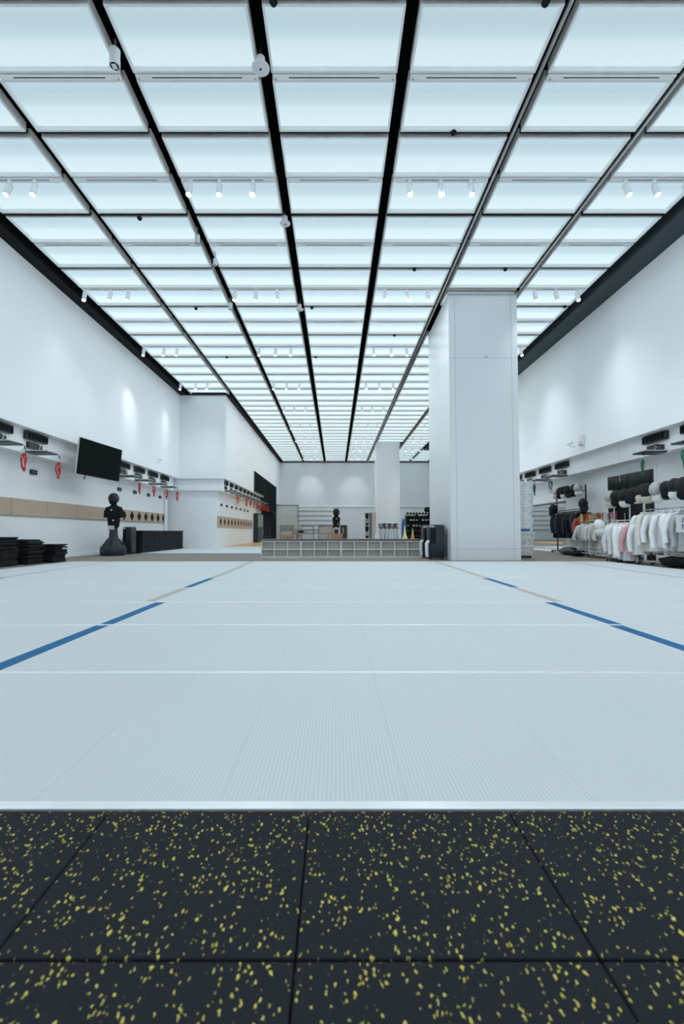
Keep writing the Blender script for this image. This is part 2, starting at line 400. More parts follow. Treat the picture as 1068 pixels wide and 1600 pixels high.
# ------------------------------------------------------------------ luminous ceiling
PY = .917; Y0 = 6.018
def yrow(i): return Y0+PY*i
edges = [(-1.048, -.774), (-.746, -.469), (-.441, -.168), (-.140, .134), (.162, .435), (.463, .749), (.777, 1.037), (1.066, 1.30)]
def make_panel(W):
    t = thing('ceiling_light_panel', '', 'ceiling light')
    w, d, h = W/2, PY/2-.05, .14
    m = MB(); q = .014
    m.box(-w, -w+q, -d, d, .006, h, 1); m.box(w-q, w, -d, d, .006, h, 1)
    m.box(-w+q, w-q, -d, -d+q, .006, h, 1); m.box(-w+q, w-q, d-q, d, .006, h, 1)
    m.box(-w, w, -d, d, h, h+.01, 1)
    # inner white lining and bottom lip
    m.box(-w, -w+.03, -d, d, 0, .006, 0); m.box(w-.03, w, -d, d, 0, .006, 0)
    m.box(-w+.03, w-.03, -d, -d+.03, 0, .006, 0); m.box(-w+.03, w-.03, d-.03, d, 0, .006, 0)
    e = .004
    m.box(-w+q, -w+q+e, -d+q, d-q, .006, .085, 0); m.box(w-q-e, w-q, -d+q, d-q, .006, .085, 0)
    m.box(-w+q+e, w-q-e, -d+q, -d+q+e, .006, .085, 0); m.box(-w+q+e, w-q-e, d-q-e, d-q, .006, .085, 0)
    m.build('frame', [M_frame, M_frameside], t)
    f = MB(); f.box(-w+q+e, w-q-e, -d+q+e, d-q-e, .08, .084); f.build('diffuser', M_film, t)
    return t
colname = ['first column from the left', 'second column from the left', 'third column from the left', 'fourth column from the left', 'fifth column from the left',
           'sixth column from the left', 'seventh column from the left', 'extra rear column at the right']
protos = {}
for c, (a, b) in enumerate(edges):
    W = (b-a)*HC; xc = (a+b)/2*HC
    rows = range(-7, 38)
    if c == 0: rows = range(-7, 16)
    if c == 7: rows = range(31, 38)
    for r in rows:
        # panels over the pillar tops are left out
        y = yrow(r)+PY/2
        if c == 5 and (11.0 < y < 14.4 or 31.1 < y < 33.0): 
            if y > 11.62+.4 and y < 14.2 or 31.3 < y < 32.9: continue
        rl = 'row %s above the photo' % nth(-1-r) if r < -1 else '%s row from the top' % nth(r+2)
        lab = 'glowing white ceiling panel, %s, %s' % (colname[c], rl)
        if c not in protos:
            p = make_panel(W); p['label'] = lab; p['group'] = 'luminous ceiling panels'; p.location = (xc, y, ZC); protos[c] = p
        else: dup(protos[c], lab, (xc, y, ZC))
# tracks on even joints, black joists on odd ones
tp = {}
for i in range(-1, 38):
    y = yrow(i)
    for c, (a, b) in enumerate(edges[:7]):
        if c == 0 and i > 15: continue
        if c == 5 and (11.45 < y < 14.3 or 31.0 < y < 33.1): continue
        W = (b-a)*HC-.03; xc = (a+b)/2*HC
        if i % 2 == 0:
            lab = 'white track rail between ceiling panels, %s, %s joint from top' % (colname[c].replace(' the', ''), nth(i+2))
            if (c, 0) not in tp:
                t = thing('track_rail', lab, 'track rail', (xc, y, ZC), group='white track rails')
                MB().box(-W/2, W/2, -.036, .036, -.014, .04).build('rail', M_track, t, bevel=.003)
                MB().box(-W/2+.22, W/2-.22, -.007, .007, -.0155, -.013).build('slot', M_black, t)
                for s in (-1, 1): MB().lathe([(.012, -.03), (.016, -.022), (.016, -.012)], (s*(W/2-.04), .01, 0), 10).build('end_screw', M_chrome, t, smooth=40)
                tp[(c, 0)] = t
            else: dup(tp[(c, 0)], lab, (xc, y, ZC))
        else:
            lab = 'black joist between ceiling panels, %s, %s joint from top' % (colname[c].replace(' the', ''), nth(i+2))
            q1 = 2 if i == 3 else 1
            if (c, q1) not in tp:
                t = MB().box(-W/2-.02, W/2+.02, -.049, -.02 if q1 == 1 else .012, .0, .06).build('ceiling_joist', M_black)
                tag(t, lab, 'joist', 'black ceiling joists', (xc, y, ZC)); tp[(c, q1)] = t
            else:
                t = tp[(c, q1)].copy(); C.objects.link(t); t.location = (xc, y, ZC); t['label'] = lab
# steel conduits inside the right hand gaps
for nm, xx in (('fifth', .4515), ('sixth', .7665)):
    y1 = 11.5 if nm == 'sixth' else YE-.13
    o = MB().box(-.022, .022, 0, y1-3.3, 0, .05).build('steel_conduit', M_steel, bevel=.006)
    tag(o, 'long steel conduit in the black gap right of the %s panel column' % nm, 'conduit', 'steel ceiling conduits', (xx*HC-.04, 3.3, ZC-.01))

# track spotlights
def make_spot():
    t = thing('track_spotlight', '', 'spotlight')
    MB().box(-.03, .03, -.02, .02, .075, .135).build('adapter', M_track, t, bevel=.004)
    a = MB(); a.tube([(0, 0, .08), (0, 0, .03)], .012, 8); a.build('stem', M_track, t, smooth=40)
    h = MB(); d = Vector((0, -.35, -1)).normalized()
    p0 = Vector((0, .02, .06)); p1 = p0+d*.26
    h.tube([p0, p0+d*.01, p1-d*.01, p1], [.045, .052, .052, .048], 16); h.build('head', M_track, t, smooth=40)
    l = MB(); l.tube([p1+d*.0005, p1+d*.006], [.046, .04], 16); l.build('lens', M_lamp, t, smooth=40)
    return t
spot0 = None
cols = {0: (-1.035, -.93, -.853), 2: (-.41, -.325, -.237), 4: (.207, .296, .383), 6: (.82, .905, .997)}
cn = {0: 'leftmost panel column', 2: 'third panel column', 4: 'fifth panel column', 6: 'rightmost panel column'}
for k, i in enumerate(range(-6, 38, 4)):
    for c, xs3 in cols.items():
        if c == 0 and i > 15: continue
        for j, u in enumerate(xs3):
            loc = (u*HC+R.uniform(-.03, .03), yrow(i), ZC-.147)
            lab = 'small white spotlight, %s of three, %s, %s spotlight row from top' % (('left', 'middle', 'right')[j], cn[c], nth(k-1) if k > 1 else ('farther hidden', 'nearer hidden')[k])
            rz = R.uniform(-.25, .25) + (PI if k % 3 == 5 else 0)
            if spot0 is None:
                spot0 = make_spot(); spot0.location = loc; spot0['label'] = lab; spot0['group'] = 'white track spotlights'; spot0.rotation_euler = (0, 0, rz)
            else: dup(spot0, lab, loc, rz)
HEADS = [(o.location.x, o.location.y) for o in C.objects if o.name.startswith('track_spotlight')]
# lamps: the wall washing heads (own light of those spotlights)
beam = {}
def headlight(c, loc, flip):
    if c not in beam:
        l = bpy.data.lights.new('spotlight_beam', 'SPOT'); l.energy = HEAD_POWER*{0: .75, 2: .85, 4: .85, 6: 1.25}[c]; l.spot_size = math.radians(105 if c in (0, 6) else 140); l.spot_blend = 1
        l.color = (.87, .955, 1.0); l.shadow_soft_size = .12; beam[c] = l
    o = bpy.data.objects.new('spotlight_beam', beam[c]); C.objects.link(o); o.location = loc
    o.rotation_euler = (0, {0: -.2, 6: .0, 2: .8, 4: -.8}[c]*(-1 if c in (2, 4) and flip % 3 else 1), 0)
def spotlight(loc, target, power, size=34, blend=1.0):
    l = bpy.data.lights.new('spotlight_beam', 'SPOT'); l.energy = power; l.spot_size = math.radians(size); l.spot_blend = blend
    l.color = (.85, .95, 1.0); l.shadow_soft_size = .05
    o = bpy.data.objects.new('spotlight_beam', l); C.objects.link(o); o.location = loc
    d = Vector(target)-Vector(loc); o.rotation_euler = d.to_track_quat('-Z', 'Y').to_euler()
for (loc, tgt, p, *sz) in (((-5.75, 15.1, ZC-.45), (XLU, 15.6, 4.9), 110), ((-5.8, yrow(14), ZC-.45), (XLU, 18.9, 5.2), 45), ((-5.6, yrow(6), ZC-.45), (XLU, 13.2, 3.8), 60),
                      ((-2.2, yrow(34), ZC-.45), (-2.3, YE, 4.5), 150, 44), ((1.7, yrow(34), ZC-.45), (1.66, YE, 4.4), 130, 44), ((-4.0, yrow(14), ZC-.45), (-6.4, YK, 4.5), 60)):
    spotlight(loc, tgt, p, *(sz or [36]))

for k, (x, y) in enumerate(HEADS):
    headlight(0 if x < -5 else 6 if x > 4.8 else 2 if x < 0 else 4, (x, y-.08, ZC-.42), k)

# ceiling sensors, cameras and sprinklers
def sensor(x, y, lab, tilt_disc=True, s=1.0):
    p = onZ(x, y, ZC-.12)
    t = thing('ceiling_sensor', lab, 'ceiling sensor', (p[0], p[1], ZC-.12), group=None)
    m = MB(); m.tube([(0, 0, .28), (0, 0, .10)], .012, 8); m.build('rod', M_steel, t, smooth=40)
    m = MB(); m.lathe([(.03*s, .12), (.055*s, .11), (.06*s, .0), (.05*s, -.02)], n=20); m.build('housing', M_white, t, smooth=40)
    m = MB(); m.lathe([(.03, -.018), (.112*s, -.022), (.118*s, -.03), (.112*s, -.038), (.03, -.042)], n=28); m.build('disc', M_white, t, smooth=40)
    m = MB(); m.lathe([(.006, -.06), (.012, -.055), (.012, -.043)], n=10); m.build('nozzle', M_black, t, smooth=40)
sensor(407, 103, 'large white round disc sensor hanging in the black gap near the top')
sensor(445, 347, 'round white disc sensor in the black gap at the black cross joint', s=.9)
sensor(468, 482, 'small white disc sensor in the black gap above the middle of the hall', s=.9)
def ceilcam(x, y, lab, s=1.0):
    p = onZ(x, y, ZC-.2)
    t = thing('ceiling_camera', lab, 'camera', (p[0], p[1], p[2]))
    m = MB(); m.tube([(0, 0, .3), (0, 0, .12)], .014, 8); m.build('rod', M_steel, t, smooth=40)
    m = MB(); m.tube([(0, .0, .16*s), (0, .0, .15*s), (0, -.0, -.06*s), (0, -.0, -.065*s)], [.05*s, .066*s, .066*s, .06*s], 20); m.build('body', M_white, t, smooth=40)
    m = MB(); m.tube([(0, 0, -.064*s), (0, 0, -.068*s)], .055*s, 20); m.build('black_ring', M_black, t, smooth=40)
    m = MB().box(-.03*s, .03*s, -.035*s, .035*s, -.073*s, -.067*s); m.build('face_plate', M_white, t, bevel=.004)
ceilcam(179, 96, 'white cylindrical camera with square face in the black gap at upper left')
ceilcam(308, 377, 'white cylinder camera in the left black gap, fourth panel joint region', .8)
ceilcam(336, 412, 'pale cylinder camera right after the first one in the left black gap', .7)
ceilcam(360, 481, 'small pale cylinder camera farther along the left black gap', .8)
m0 = None
for (x, y) in ((708, 207), (647, 421), (789, 421), (306, 482), (218, 341), (882, 479), (487, 481), (616, 524), (852, 4), (427, 3), (354, 558), (493, 558)):
    p = onZ(x, y, ZC-.03)
    m = MB(); m.lathe([(.008, .05), (.014, .03), (.045, .01), (.05, 0), (.035, -.03), (.01, -.045)], n=14)
    o = m.build('ceiling_sprinkler', M_black, smooth=50)
    tag(o, 'small black sprinkler, %s' % (
        {708: 'on the joint right of the middle, near the top', 647: 'upper fifth column above the pillar', 789: 'directly above the white pillar', 306: 'left part, above the long left wall',
         218: 'left, on the black cross joint', 882: 'right of the pillar against the dark bulkhead', 487: 'middle column beside the small disc sensor', 616: 'fifth column left of the pillar',
         852: 'top edge of the photo, right', 427: 'top edge of the photo beside the black gap', 354: 'far left part above the corner', 493: 'middle column far down the hall'}[x]), 'sprinkler', 'black ceiling sprinklers', p)

# ------------------------------------------------------------------ wall fixtures
def make_board(wd=.80):
    t = thing('scoreboard', '', 'scoreboard')                   # local: faces +X, long along Y, centred
    B(0, .10, -wd/2, wd/2, 0, .19).build('housing', M_plas, t, bevel=.018)
    f = B(.1005, .104, -wd/2+.03, wd/2-.03, .025, .165).build('display', M_scr, t)
    m = MB()
    for yc in (-.25, -.12, .12, .25):
        for dz in (.05, .093, .136): m.box(.1045, .106, yc-.03, yc+.03, dz, dz+.006)
    m.box(.1045, .106, -.03, .03, .06, .067); m.box(.1045, .106, -.03, .03, .12, .127)
    m.build('digits', M_gold, t)
    return t
def make_box():
    t = thing('scoring_box', '', 'scoring box')
    B(0, .09, -.24, .1, 0, .15).build('main_case', M_plas, t, bevel=.008)
    B(0, .09, .12, .24, 0, .12).build('side_case', M_plas, t, bevel=.008)
    m = MB(); m.tube([(.1, .08, .0), (.13, .09, .06), (.11, .11, .10), (.09, .12, .05)], .006, 6); m.build('cable', M_white, t, smooth=60)
    return t
def make_shelf(L=.56):
    t = thing('reel_shelf', '', 'shelf')
    B(0, L, -.225, .225, 0, .022).build('shelf_top', M_cream, t, bevel=.004)
    m = MB().box(.0, L-.01, -.215, .215, -.028, -.001); m.build('tray', M_navy2, t, bevel=.004)
    m = MB().box(-.0, .03, -.235, .235, -.06, .05); m.build('wall_bracket', M_white, t, bevel=.004)
    return t
def make_strap(col, seed):
    r = random.Random(seed)
    t = thing('body_cord_strap', '', 'strap')                   # origin at the hanging point, goes down
    m = MB(); m.tube([(0, 0, 0), (.01, .01, -.05), (.03, 0, -.09)], .009, 6); m.build('clip', M_black, t, smooth=60)
    m = MB(); m.tube([(.0, 0, -.06), (-.05, .01, -.1), (-.06, 0, -.16), (-.03, .0, -.19), (.04, 0, -.18), (.055, .0, -.12)], .006, 6, closed=True); m.build('ring', M_steel, t, smooth=60)
    m = MB()
    for k in range(3):
        w, h = r.uniform(.035, .075), r.uniform(.26, .42); a = r.uniform(-1, 1)
        P = []
        for q in range(14):
            th = 2*PI*q/14
            P.append((w*math.sin(th)*math.cos(a)+.02*math.sin(2*th+k), w*math.sin(th)*math.sin(a), -.17-h/2+h/2*math.cos(th)))
        m.tube(P, .011, 6, closed=True)
    m.build('webbing', col, t, smooth=60)
    return t
def make_switch():
    t = thing('wall_switch_box', '', 'wall box')
    B(0, .05, -.12, .12, 0, .12).build('case', M_plas, t, bevel=.006)
    B(.0505, .054, -.08, .08, .04, .08).build('face', M_cush, t)
    m = MB(); m.tube([(.02, 0, .12), (.02, 0, .36)], .006, 6); m.build('cable', M_white, t, smooth=60)
    return t
board0, box0, shelf0, sw0 = make_board(), make_box(), make_shelf(), make_switch()
strapsR = [make_strap(M_red, s) for s in (1, 2, 3)]; strapsG = [make_strap(M_green, s) for s in (4, 5)]
used = set()
def put(root, lab, loc, rz, group):
    if root not in used:
        used.add(root); root.location = loc; root.rotation_euler = (0, 0, rz); root['label'] = lab; root['group'] = group; return root
    return dup(root, lab, loc, rz, group)
# left wall: (far end of the board Y, description)
L1 = [(10.19, 'cut by the left edge of the photo'), (11.43, 'left of the television'), (16.05, 'just right of the television'), (17.30, 'second right of the television'),
      (18.57, 'third right of the television'), (19.82, 'last before the corner')]
for k, (ye, d) in enumerate(L1):
    yc = ye-.40
    put(board0, 'black oblong scoreboard on the left wall, '+d, (XLM, yc, 2.93), 0, 'left wall scoreboards')
    put(box0, 'dark scoring box on the left wall, '+d, (XLM, yc-.05, 2.73), 0, 'left wall scoring boxes')
    put(shelf0, 'flat grey reel shelf on the left wall, '+d, (XLM, ye-.55, 2.635), 0, 'left wall reel shelves')
    put(strapsR[k % 3], 'red strap loops hanging on the left wall, '+d, (XLM+.57, ye-.33, 2.61), R.uniform(-.5, .5), 'red hanging straps')
    if k: put(sw0, 'small dark switch box on the left wall, '+d, (XLL, ye+.12, 2.19), 0, 'left wall switch boxes')
# rear left wall
for k in range(10):
    yc = 21.45+1.08*k
    d = '%s from the corner on the far left wall' % nth(k+1)
    o = put(board0, 'black oblong scoreboard, '+d, (X3M, yc, 2.93), 0, 'far wall scoreboards'); o.scale = (.8, .62, 1.0)
    o = put(box0, 'dark scoring box, '+d, (X3M, yc-.05, 2.72), 0, 'far wall scoring boxes'); o.scale = (.8, .7, 1)
    put(shelf0, 'flat reel shelf, '+d, (X3M, yc-.1, 2.65), 0, 'far wall reel shelves')
    if k > 1 or k == 0: put(strapsR[k % 3], 'red strap loops under the reel shelf, '+d, (X3M+.56, yc+.1, 2.62), R.uniform(-.5, .5), 'far wall red straps')
    if k < 7: put(sw0, 'small dark switch box, '+d, (X3, yc+.2, 1.95), 0, 'far wall switch boxes')
# right wall (near end Y)
L2 = [(9.05, 'cut by the right edge of the photo'), (10.28, 'above the dark glass doors'), (14.73, 'first small one from the right'), (15.95, 'second small one from the right'),
      (17.2, 'above the tall stack of wrapped boxes'), (18.45, 'half hidden by the pillar')]
for k, (y0, d) in enumerate(L2):
    yc = y0+.40
    put(board0, 'black oblong scoreboard on the right wall, '+d, (XRM, yc, 2.85), PI, 'right wall scoreboards')
    put(box0, 'dark scoring box on the right wall, '+d, (XRM, yc+.0, 2.635), PI, 'right wall scoring boxes')
    put(shelf0, 'flat grey reel shelf on the right wall, '+d, (XRM, y0+.25, 2.58), PI, 'right wall reel shelves')
    if k < 5: put(strapsG[k % 2], 'green strap loops on the right wall, '+d, (XRM-.58, y0+.08, 2.56), R.uniform(-.5, .5), 'green hanging straps')
# dangling wires from right-hand fixtures
o = MB().tube([(0, 0, 0), (0, 0, -.75), (.02, .02, -1.0)], .005, 6).build('hanging_wire', M_steel, smooth=60)
tag(o, 'thin grey wire hanging down in front of the dark glass doors', 'wire', None, (XRM-.12, 11.95, ZRU))

# wall padding
def diamonds(m, n, y0, dy, zc, x, s, sz=.15, mi=1):
    for k in range(n):
        y = y0+k*dy
        m.add([(x, y-sz*.9, zc), (x, y, zc-sz), (x, y+sz*.9, zc), (x, y, zc+sz), (x+.006, y-sz*.9, zc), (x+.006, y, zc-sz), (x+.006, y+sz*.9, zc), (x+.006, y, zc+sz)],
              [(0,1,2,3), (4,5,6,7), (0,1,5,4), (1,2,6,5), (2,3,7,6), (3,0,4,7)], mi)
ypad = [8.5, 9.95, 11.3, 12.7, 14.2, 15.4]
ypad = [y-.0 for y in ypad]
dsc = ['cut by the left edge of the photo', 'leftmost full one', 'second full one', 'third full one', 'last plain one, behind the training dummy']
z0p, z1p = 1.12, 1.54
for k in range(5):
    o = B(0, .05, .006, ypad[k+1]-ypad[k]-.006, 0, z1p-z0p).build('wall_pad', M_tan, bevel=.012)
    tag(o, 'tan padded wall panel on the left wall, '+dsc[k], 'wall pad', 'plain tan wall pads', (XLL, ypad[k]+.80, z0p))
t = thing('diamond_wall_pad', 'tan wall board with seven black diamonds on the left wall behind the black mat stack', 'wall pad', (XLL, 16.21, z0p))
B(0, .05, 0, 4.35, 0, z1p-z0p).build('board', M_tan, t, bevel=.008)
for k in range(7):
    m = MB(); diamonds(m, 1, 0, 0, 0, 0, 0, .19, 0); o = m.build('diamond', M_black, t); o.location = (.051, .30+k*.63, (z1p-z0p)/2)
t = thing('diamond_wall_pad', 'tan wall board with eleven black diamonds on the far left wall under the scoreboards', 'wall pad', (X3, YK+.35, .95))
B(0, .05, 0, 8.6, 0, .52).build('board', M_tan, t, bevel=.008)
for k in range(11):
    m = MB(); diamonds(m, 1, 0, 0, 0, 0, 0, .19, 0); o = m.build('diamond', M_black, t); o.location = (.051, .45+k*.77, .26)

# television on the left wall
def tv():
    A = Vector((-6.90, 12.05, 0)); Bv = Vector((-6.70, 14.02, 0))
    d = Bv-A; L = d.length; ang = math.atan2(d.y, d.x)-PI/2
    t = thing('television', 'large black flat television tilted down from the left wall', 'television', (A.x, A.y, 2.28), ang)
    tilt = Matrix.Rotation(math.radians(5), 3, 'Y')
    def bx(x0, x1, y0, y1, z0, z1): return MB().box(x0, x1, y0, y1, z0, z1, rot=tilt, piv=(0, L/2, 0))
    bx(-.05, 0, 0, L, 0, .985).build('casing', M_cream, t, bevel=.006)
    bx(.001, .006, .0, L, 0, .985).build('bezel', M_plas, t)
    bx(.0065, .008, .012, L-.012, .014, .973).build('screen', M_scr, t)
    m = MB(); m.box(-.5, -.05, L/2-.25, L/2-.2, .4, .46); m.box(-.5, -.05, L/2+.2, L/2+.25, .4, .46); m.box(-.09, -.05, L/2-.3, L/2+.3, .3, .7)
    m.build('wall_mount', M_plas, t)
    m = MB(); m.tube([(-.05, .45, .02), (-.08, .45, -.08), (-.06, .47, -.1)], .014, 6); m.build('plug', M_black, t, smooth=60)
tv()
# big dark screens on the far left wall
for k, (xa, xb) in enumerate(((396.5, 411), (411.5, 430.5))):
    pa = onX(xa, 740, X2); pb = onX(xb, 740, X2)
    t = thing('wall_screen', 'tall black screen panel on the far left wall, %s half' % ('nearer' if k == 0 else 'farther'), 'screen', (X2, pa[1], 3.2 if k == 0 else 2.3), group='black wall screens')
    Lh = pb[1]-pa[1]-.04
    zt = 4.47-(3.2 if k == 0 else 2.3)
    B(.0, .07, 0, Lh, 0, zt).build('casing', M_plas, t, bevel=.01)
    B(.0705, .074, .03, Lh-.03, .03, zt-.03).build('screen', M_scr, t)
pa = onX(408, 800, X3); pb = onX(430, 800, X3)
t = thing('black_curtain', 'floor-length black curtain below the screens on the far left wall', 'curtain', (X3, pa[1], .02))
m = MB(); n = 60; Lc = pb[1]-pa[1]
rings = [[], []]
vs = []; fs = []
for zi, z in enumerate((0, 2.55)):
    for j in range(n+1): vs.append((.10+.04*math.sin(j*1.3), Lc*j/n, z))
    for j in range(n, -1, -1): vs.append((.06+.04*math.sin(j*1.3), Lc*j/n, z))
q = 2*(n+1)
for j in range(q): fs.append((j, (j+1) % q, q+(j+1) % q, q+j))
m.add(vs, fs); m.build('fabric', M_blackcloth, t, smooth=60)
m = MB(); m.tube([(.09, -.05, 2.56), (.09, Lc, 2.56)], .02, 8); m.build('rod', M_plas, t, smooth=60)
# vending machine beside the curtain
p = onX(401, 800, X3+.05)
t = thing('vending_machine', 'narrow dark machine with picture strip on its upper door, below the far screens', 'vending machine', (X3, p[1]-1.0, .02))
B(.01, .3, 0, 2.2, 0, 1.95).build('cabinet', M_navy2, t, bevel=.01)
m = mat('picture_print', (.35, .32, .25), .5, scale=4, col2=(.12, .2, .2)); B(.3, .31, .1, 2.1, 1.05, 1.85).build('picture', m, t)
B(.3, .31, .1, 2.1, .12, 1.0).build('lower_door', M_navy, t); B(.31, .34, 1.9, 1.95, .5, .9).build('handle', M_steel, t)

# fire alarm and wall camera on the right upper wall
p = onX(908, 688, XRU-.02)
t = thing('fire_alarm', 'small pale pink and white alarm unit on the upper right wall', 'alarm', (XRU, p[1], p[2]-.15), PI)
B(0, .06, -.12, .12, 0, .3).build('plate', M_white, t, bevel=.01)
B(.06, .10, -.08, .08, .02, .14).build('beacon', mat('pink_lens', (.8, .66, .67), .3), t, bevel=.01)
p = onX(897, 698, XRU-.02)
t = thing('wall_camera', 'little white camera on a stalk standing off the upper right wall', 'camera', (XRU, p[1], p[2]), PI)
m = MB(); m.tube([(0, 0, 0), (.15, 0, 0), (.15, 0, .08)], .012, 8); m.build('arm', M_white, t, smooth=50)
m = MB(); m.tube([(.15, -.15, .1), (.15, .12, .1)], .035, 12); m.build('body', M_white, t, smooth=50)
p = onX(245, 722, XLU+.02)
t = thing('wall_camera', 'little white camera on a stalk on the left wall above the scoreboards', 'camera', (XLU, p[1], p[2]))
m = MB(); m.tube([(0, 0, 0), (.15, 0, 0), (.15, 0, .08)], .012, 8); m.build('arm', M_white, t, smooth=50)
m = MB(); m.tube([(.15, -.15, .1), (.15, .12, .1)], .035, 12); m.build('body', M_white, t, smooth=50)

# dark glass doors in the right wall
p0 = onX(953, 800, XRL); p1 = onX(1024, 800, XRL)
ya, yb = p1[1], p0[1]
d = MB(); d.box(-.06, .02, ya, yb, 0, 2.32); o = d.build('door_1', M_plas); o.location = (XRL, 0, 0); struct(o)
ym = (ya+yb)/2
for k, (q0, q1) in enumerate(((ya+.05, ym-.02), (ym+.02, yb-.05))):
    B(-.075, -.062, q0, q1, .08, 2.26).build('door_pane', M_dglass, o)
    yh = q1-.07 if k == 0 else q0+.07
    m = MB(); m.tube([(-.12, yh, .9), (-.12, yh, 1.25)], .014, 8); m.build('door_handle', M_steel, o, smooth=50)
struct(B(XRL-.03, XRL, ya-.10, ya-.002, 0, 2.42).build('trim_10', M_wall2)); struct(B(XRL-.03, XRL, yb+.002, yb+.1, 0, 2.42).build('trim_11', M_wall2))
# mirror on the right wall next to the pillar
pm = onX(884, 820, XRL)
t = thing('wall_mirror', 'tall mirror with dark top edge on the right wall behind the black clothes rack', 'mirror', (XRL, pm[1], 0.12), PI)
B(.0, .03, -3.0, 0, 0, 1.62).build('mirror_glass', M_mirror, t)
B(.0, .05, -3.02, .02, 1.62, 1.69).build('top_frame', M_cush, t)

# ------------------------------------------------------------------ floor objects
# rubber mats in stacks
TH = .031
matm = None
def matstack(x, y, n, desc, jit=.012, rz0=0):
    global matm
    for k in range(n):
        if matm is None:
            matm = B(-.25, .25, -.25, .25, 0, TH-.0005).build('rubber_mat', M_rubS, bevel=.007); o = matm
        else: o = matm.copy(); C.objects.link(o)
        j = jit*(1+2*(k/n))
        o.location = (x+R.uniform(-j, j), y+R.uniform(-j, j), k*TH); o.rotation_euler = (0, 0, rz0+R.uniform(-.02, .02))
        pos = 'topmost' if k == n-1 else ('lowest' if k == 0 else nth(k+1)+' from the floor')
        tag(o, 'black rubber mat, %s, %s' % (pos.replace('the ', ''), desc), 'rubber mat', 'stacked black rubber mats')
matstack(-7.12, 9.62, 20, 'tallest stack cut by the left edge', .02)
matstack(-7.02, 10.32, 18, 'middle stack on the left', .02)
matstack(-6.88, 11.02, 14, 'lower ragged stack on the left', .035)
for s in range(8):
    matstack(-6.76, 15.62+s*.512, 25, '%s pile of the long block from the front' % nth(s+1), .006)

# cubby benches
def make_cubby():
    t = thing('cubby_bench', '', 'storage bench')
    W, D, Hh, q = 1.115, .42, .475, .022
    m = MB(); m.box(0, W, 0, D, 0, .03); m.box(0, W, 0, D, Hh-q, Hh)
    m.box(0, q, 0, D, .03, Hh-q); m.box(W-q, W, 0, D, .03, Hh-q)
    m.build('carcass', M_cubby, t, bevel=.002)
    for k in (1, 2):
        x = k*W/3; MB().box(x-q/2, x+q/2, .003, .149, .03, Hh-q).build('divider', M_cubby, t)
    MB().box(q, W-q, .004, .149, (Hh)/2-q/2, Hh/2+q/2).build('shelf', M_cubby, t)
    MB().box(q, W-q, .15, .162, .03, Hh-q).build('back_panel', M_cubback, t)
    B(.0, W, -.012, D, Hh, Hh+.055).build('cushion', M_cush, t, bevel=.018)
    return t
cb = make_cubby()
for k in range(4):
    put(cb, ['leftmost', 'second from left', 'third from left', 'rightmost'][k]+' grey six-hole cubby bench with dark cushion top, behind the white floor', (-2.09+1.125*k, 12.8, 0), 0, 'grey cubby benches')

# air coolers
def make_cooler():
    t = thing('air_cooler', '', 'air cooler')
    W, D, Hh = .42, .38, .92
    m = MB(); m.loft([(W/2, D/2, .05, W/2-.01, D/2-.01), (W/2, D/2, .07, W/2, D/2), (W/2, D/2, Hh-.06, W/2, D/2), (W/2, D/2, Hh-.01, W/2-.02, D/2-.02), (W/2, D/2, Hh, W/2-.05, D/2-.05)], 32, e=9)
    m.build('body', M_navy, t, smooth=35)
    B(.03, .17, -.012, .01, .42, Hh-.10).build('grille', M_black, t, bevel=.004)
    g = MB()
    for k in range(9): g.box(.03, .17, -.02, -.008, .44+k*.042, .446+k*.042)
    g.build('louvres', M_navy2, t)
    B(.185, W-.03, -.008, .01, .42, Hh-.10).build('front_panel', M_navy2, t, bevel=.004)
    B(.0, .13, -.014, .03, Hh-.07, Hh-.03).build('control_panel', M_cream, t, bevel=.004)
    m = MB(); m.tube([(-.05, .05, .08), (-.06, .05, .2), (-.06, .05, .42), (-.03, .05, .47), (.0, .05, .48)], .045, 10); m.build('water_gauge', M_white, t, smooth=60)
    m = MB()
    for x in (.06, W-.06):
        for y in (.06, D-.06): m.tube([(x-.015, y, .03), (x+.015, y, .03)], .03, 12)
    m.build('casters', M_plas, t, smooth=50)
    return t
ck = make_cooler()
p = onZ(674, 872, 0)
put(ck, 'dark blue air cooler at the foot of the white pillar, in front', (2.45, 11.92, 0), 0, None)
put(ck, 'dark blue air cooler half hidden behind the front one, next to the benches', (2.45, 12.72, 0), 0, None)
o = put(ck, 'dark blue cooler standing behind the training dummy by the left wall', (-6.90, 14.75, 0), 0, None); o.scale = (.72, 1, .97)

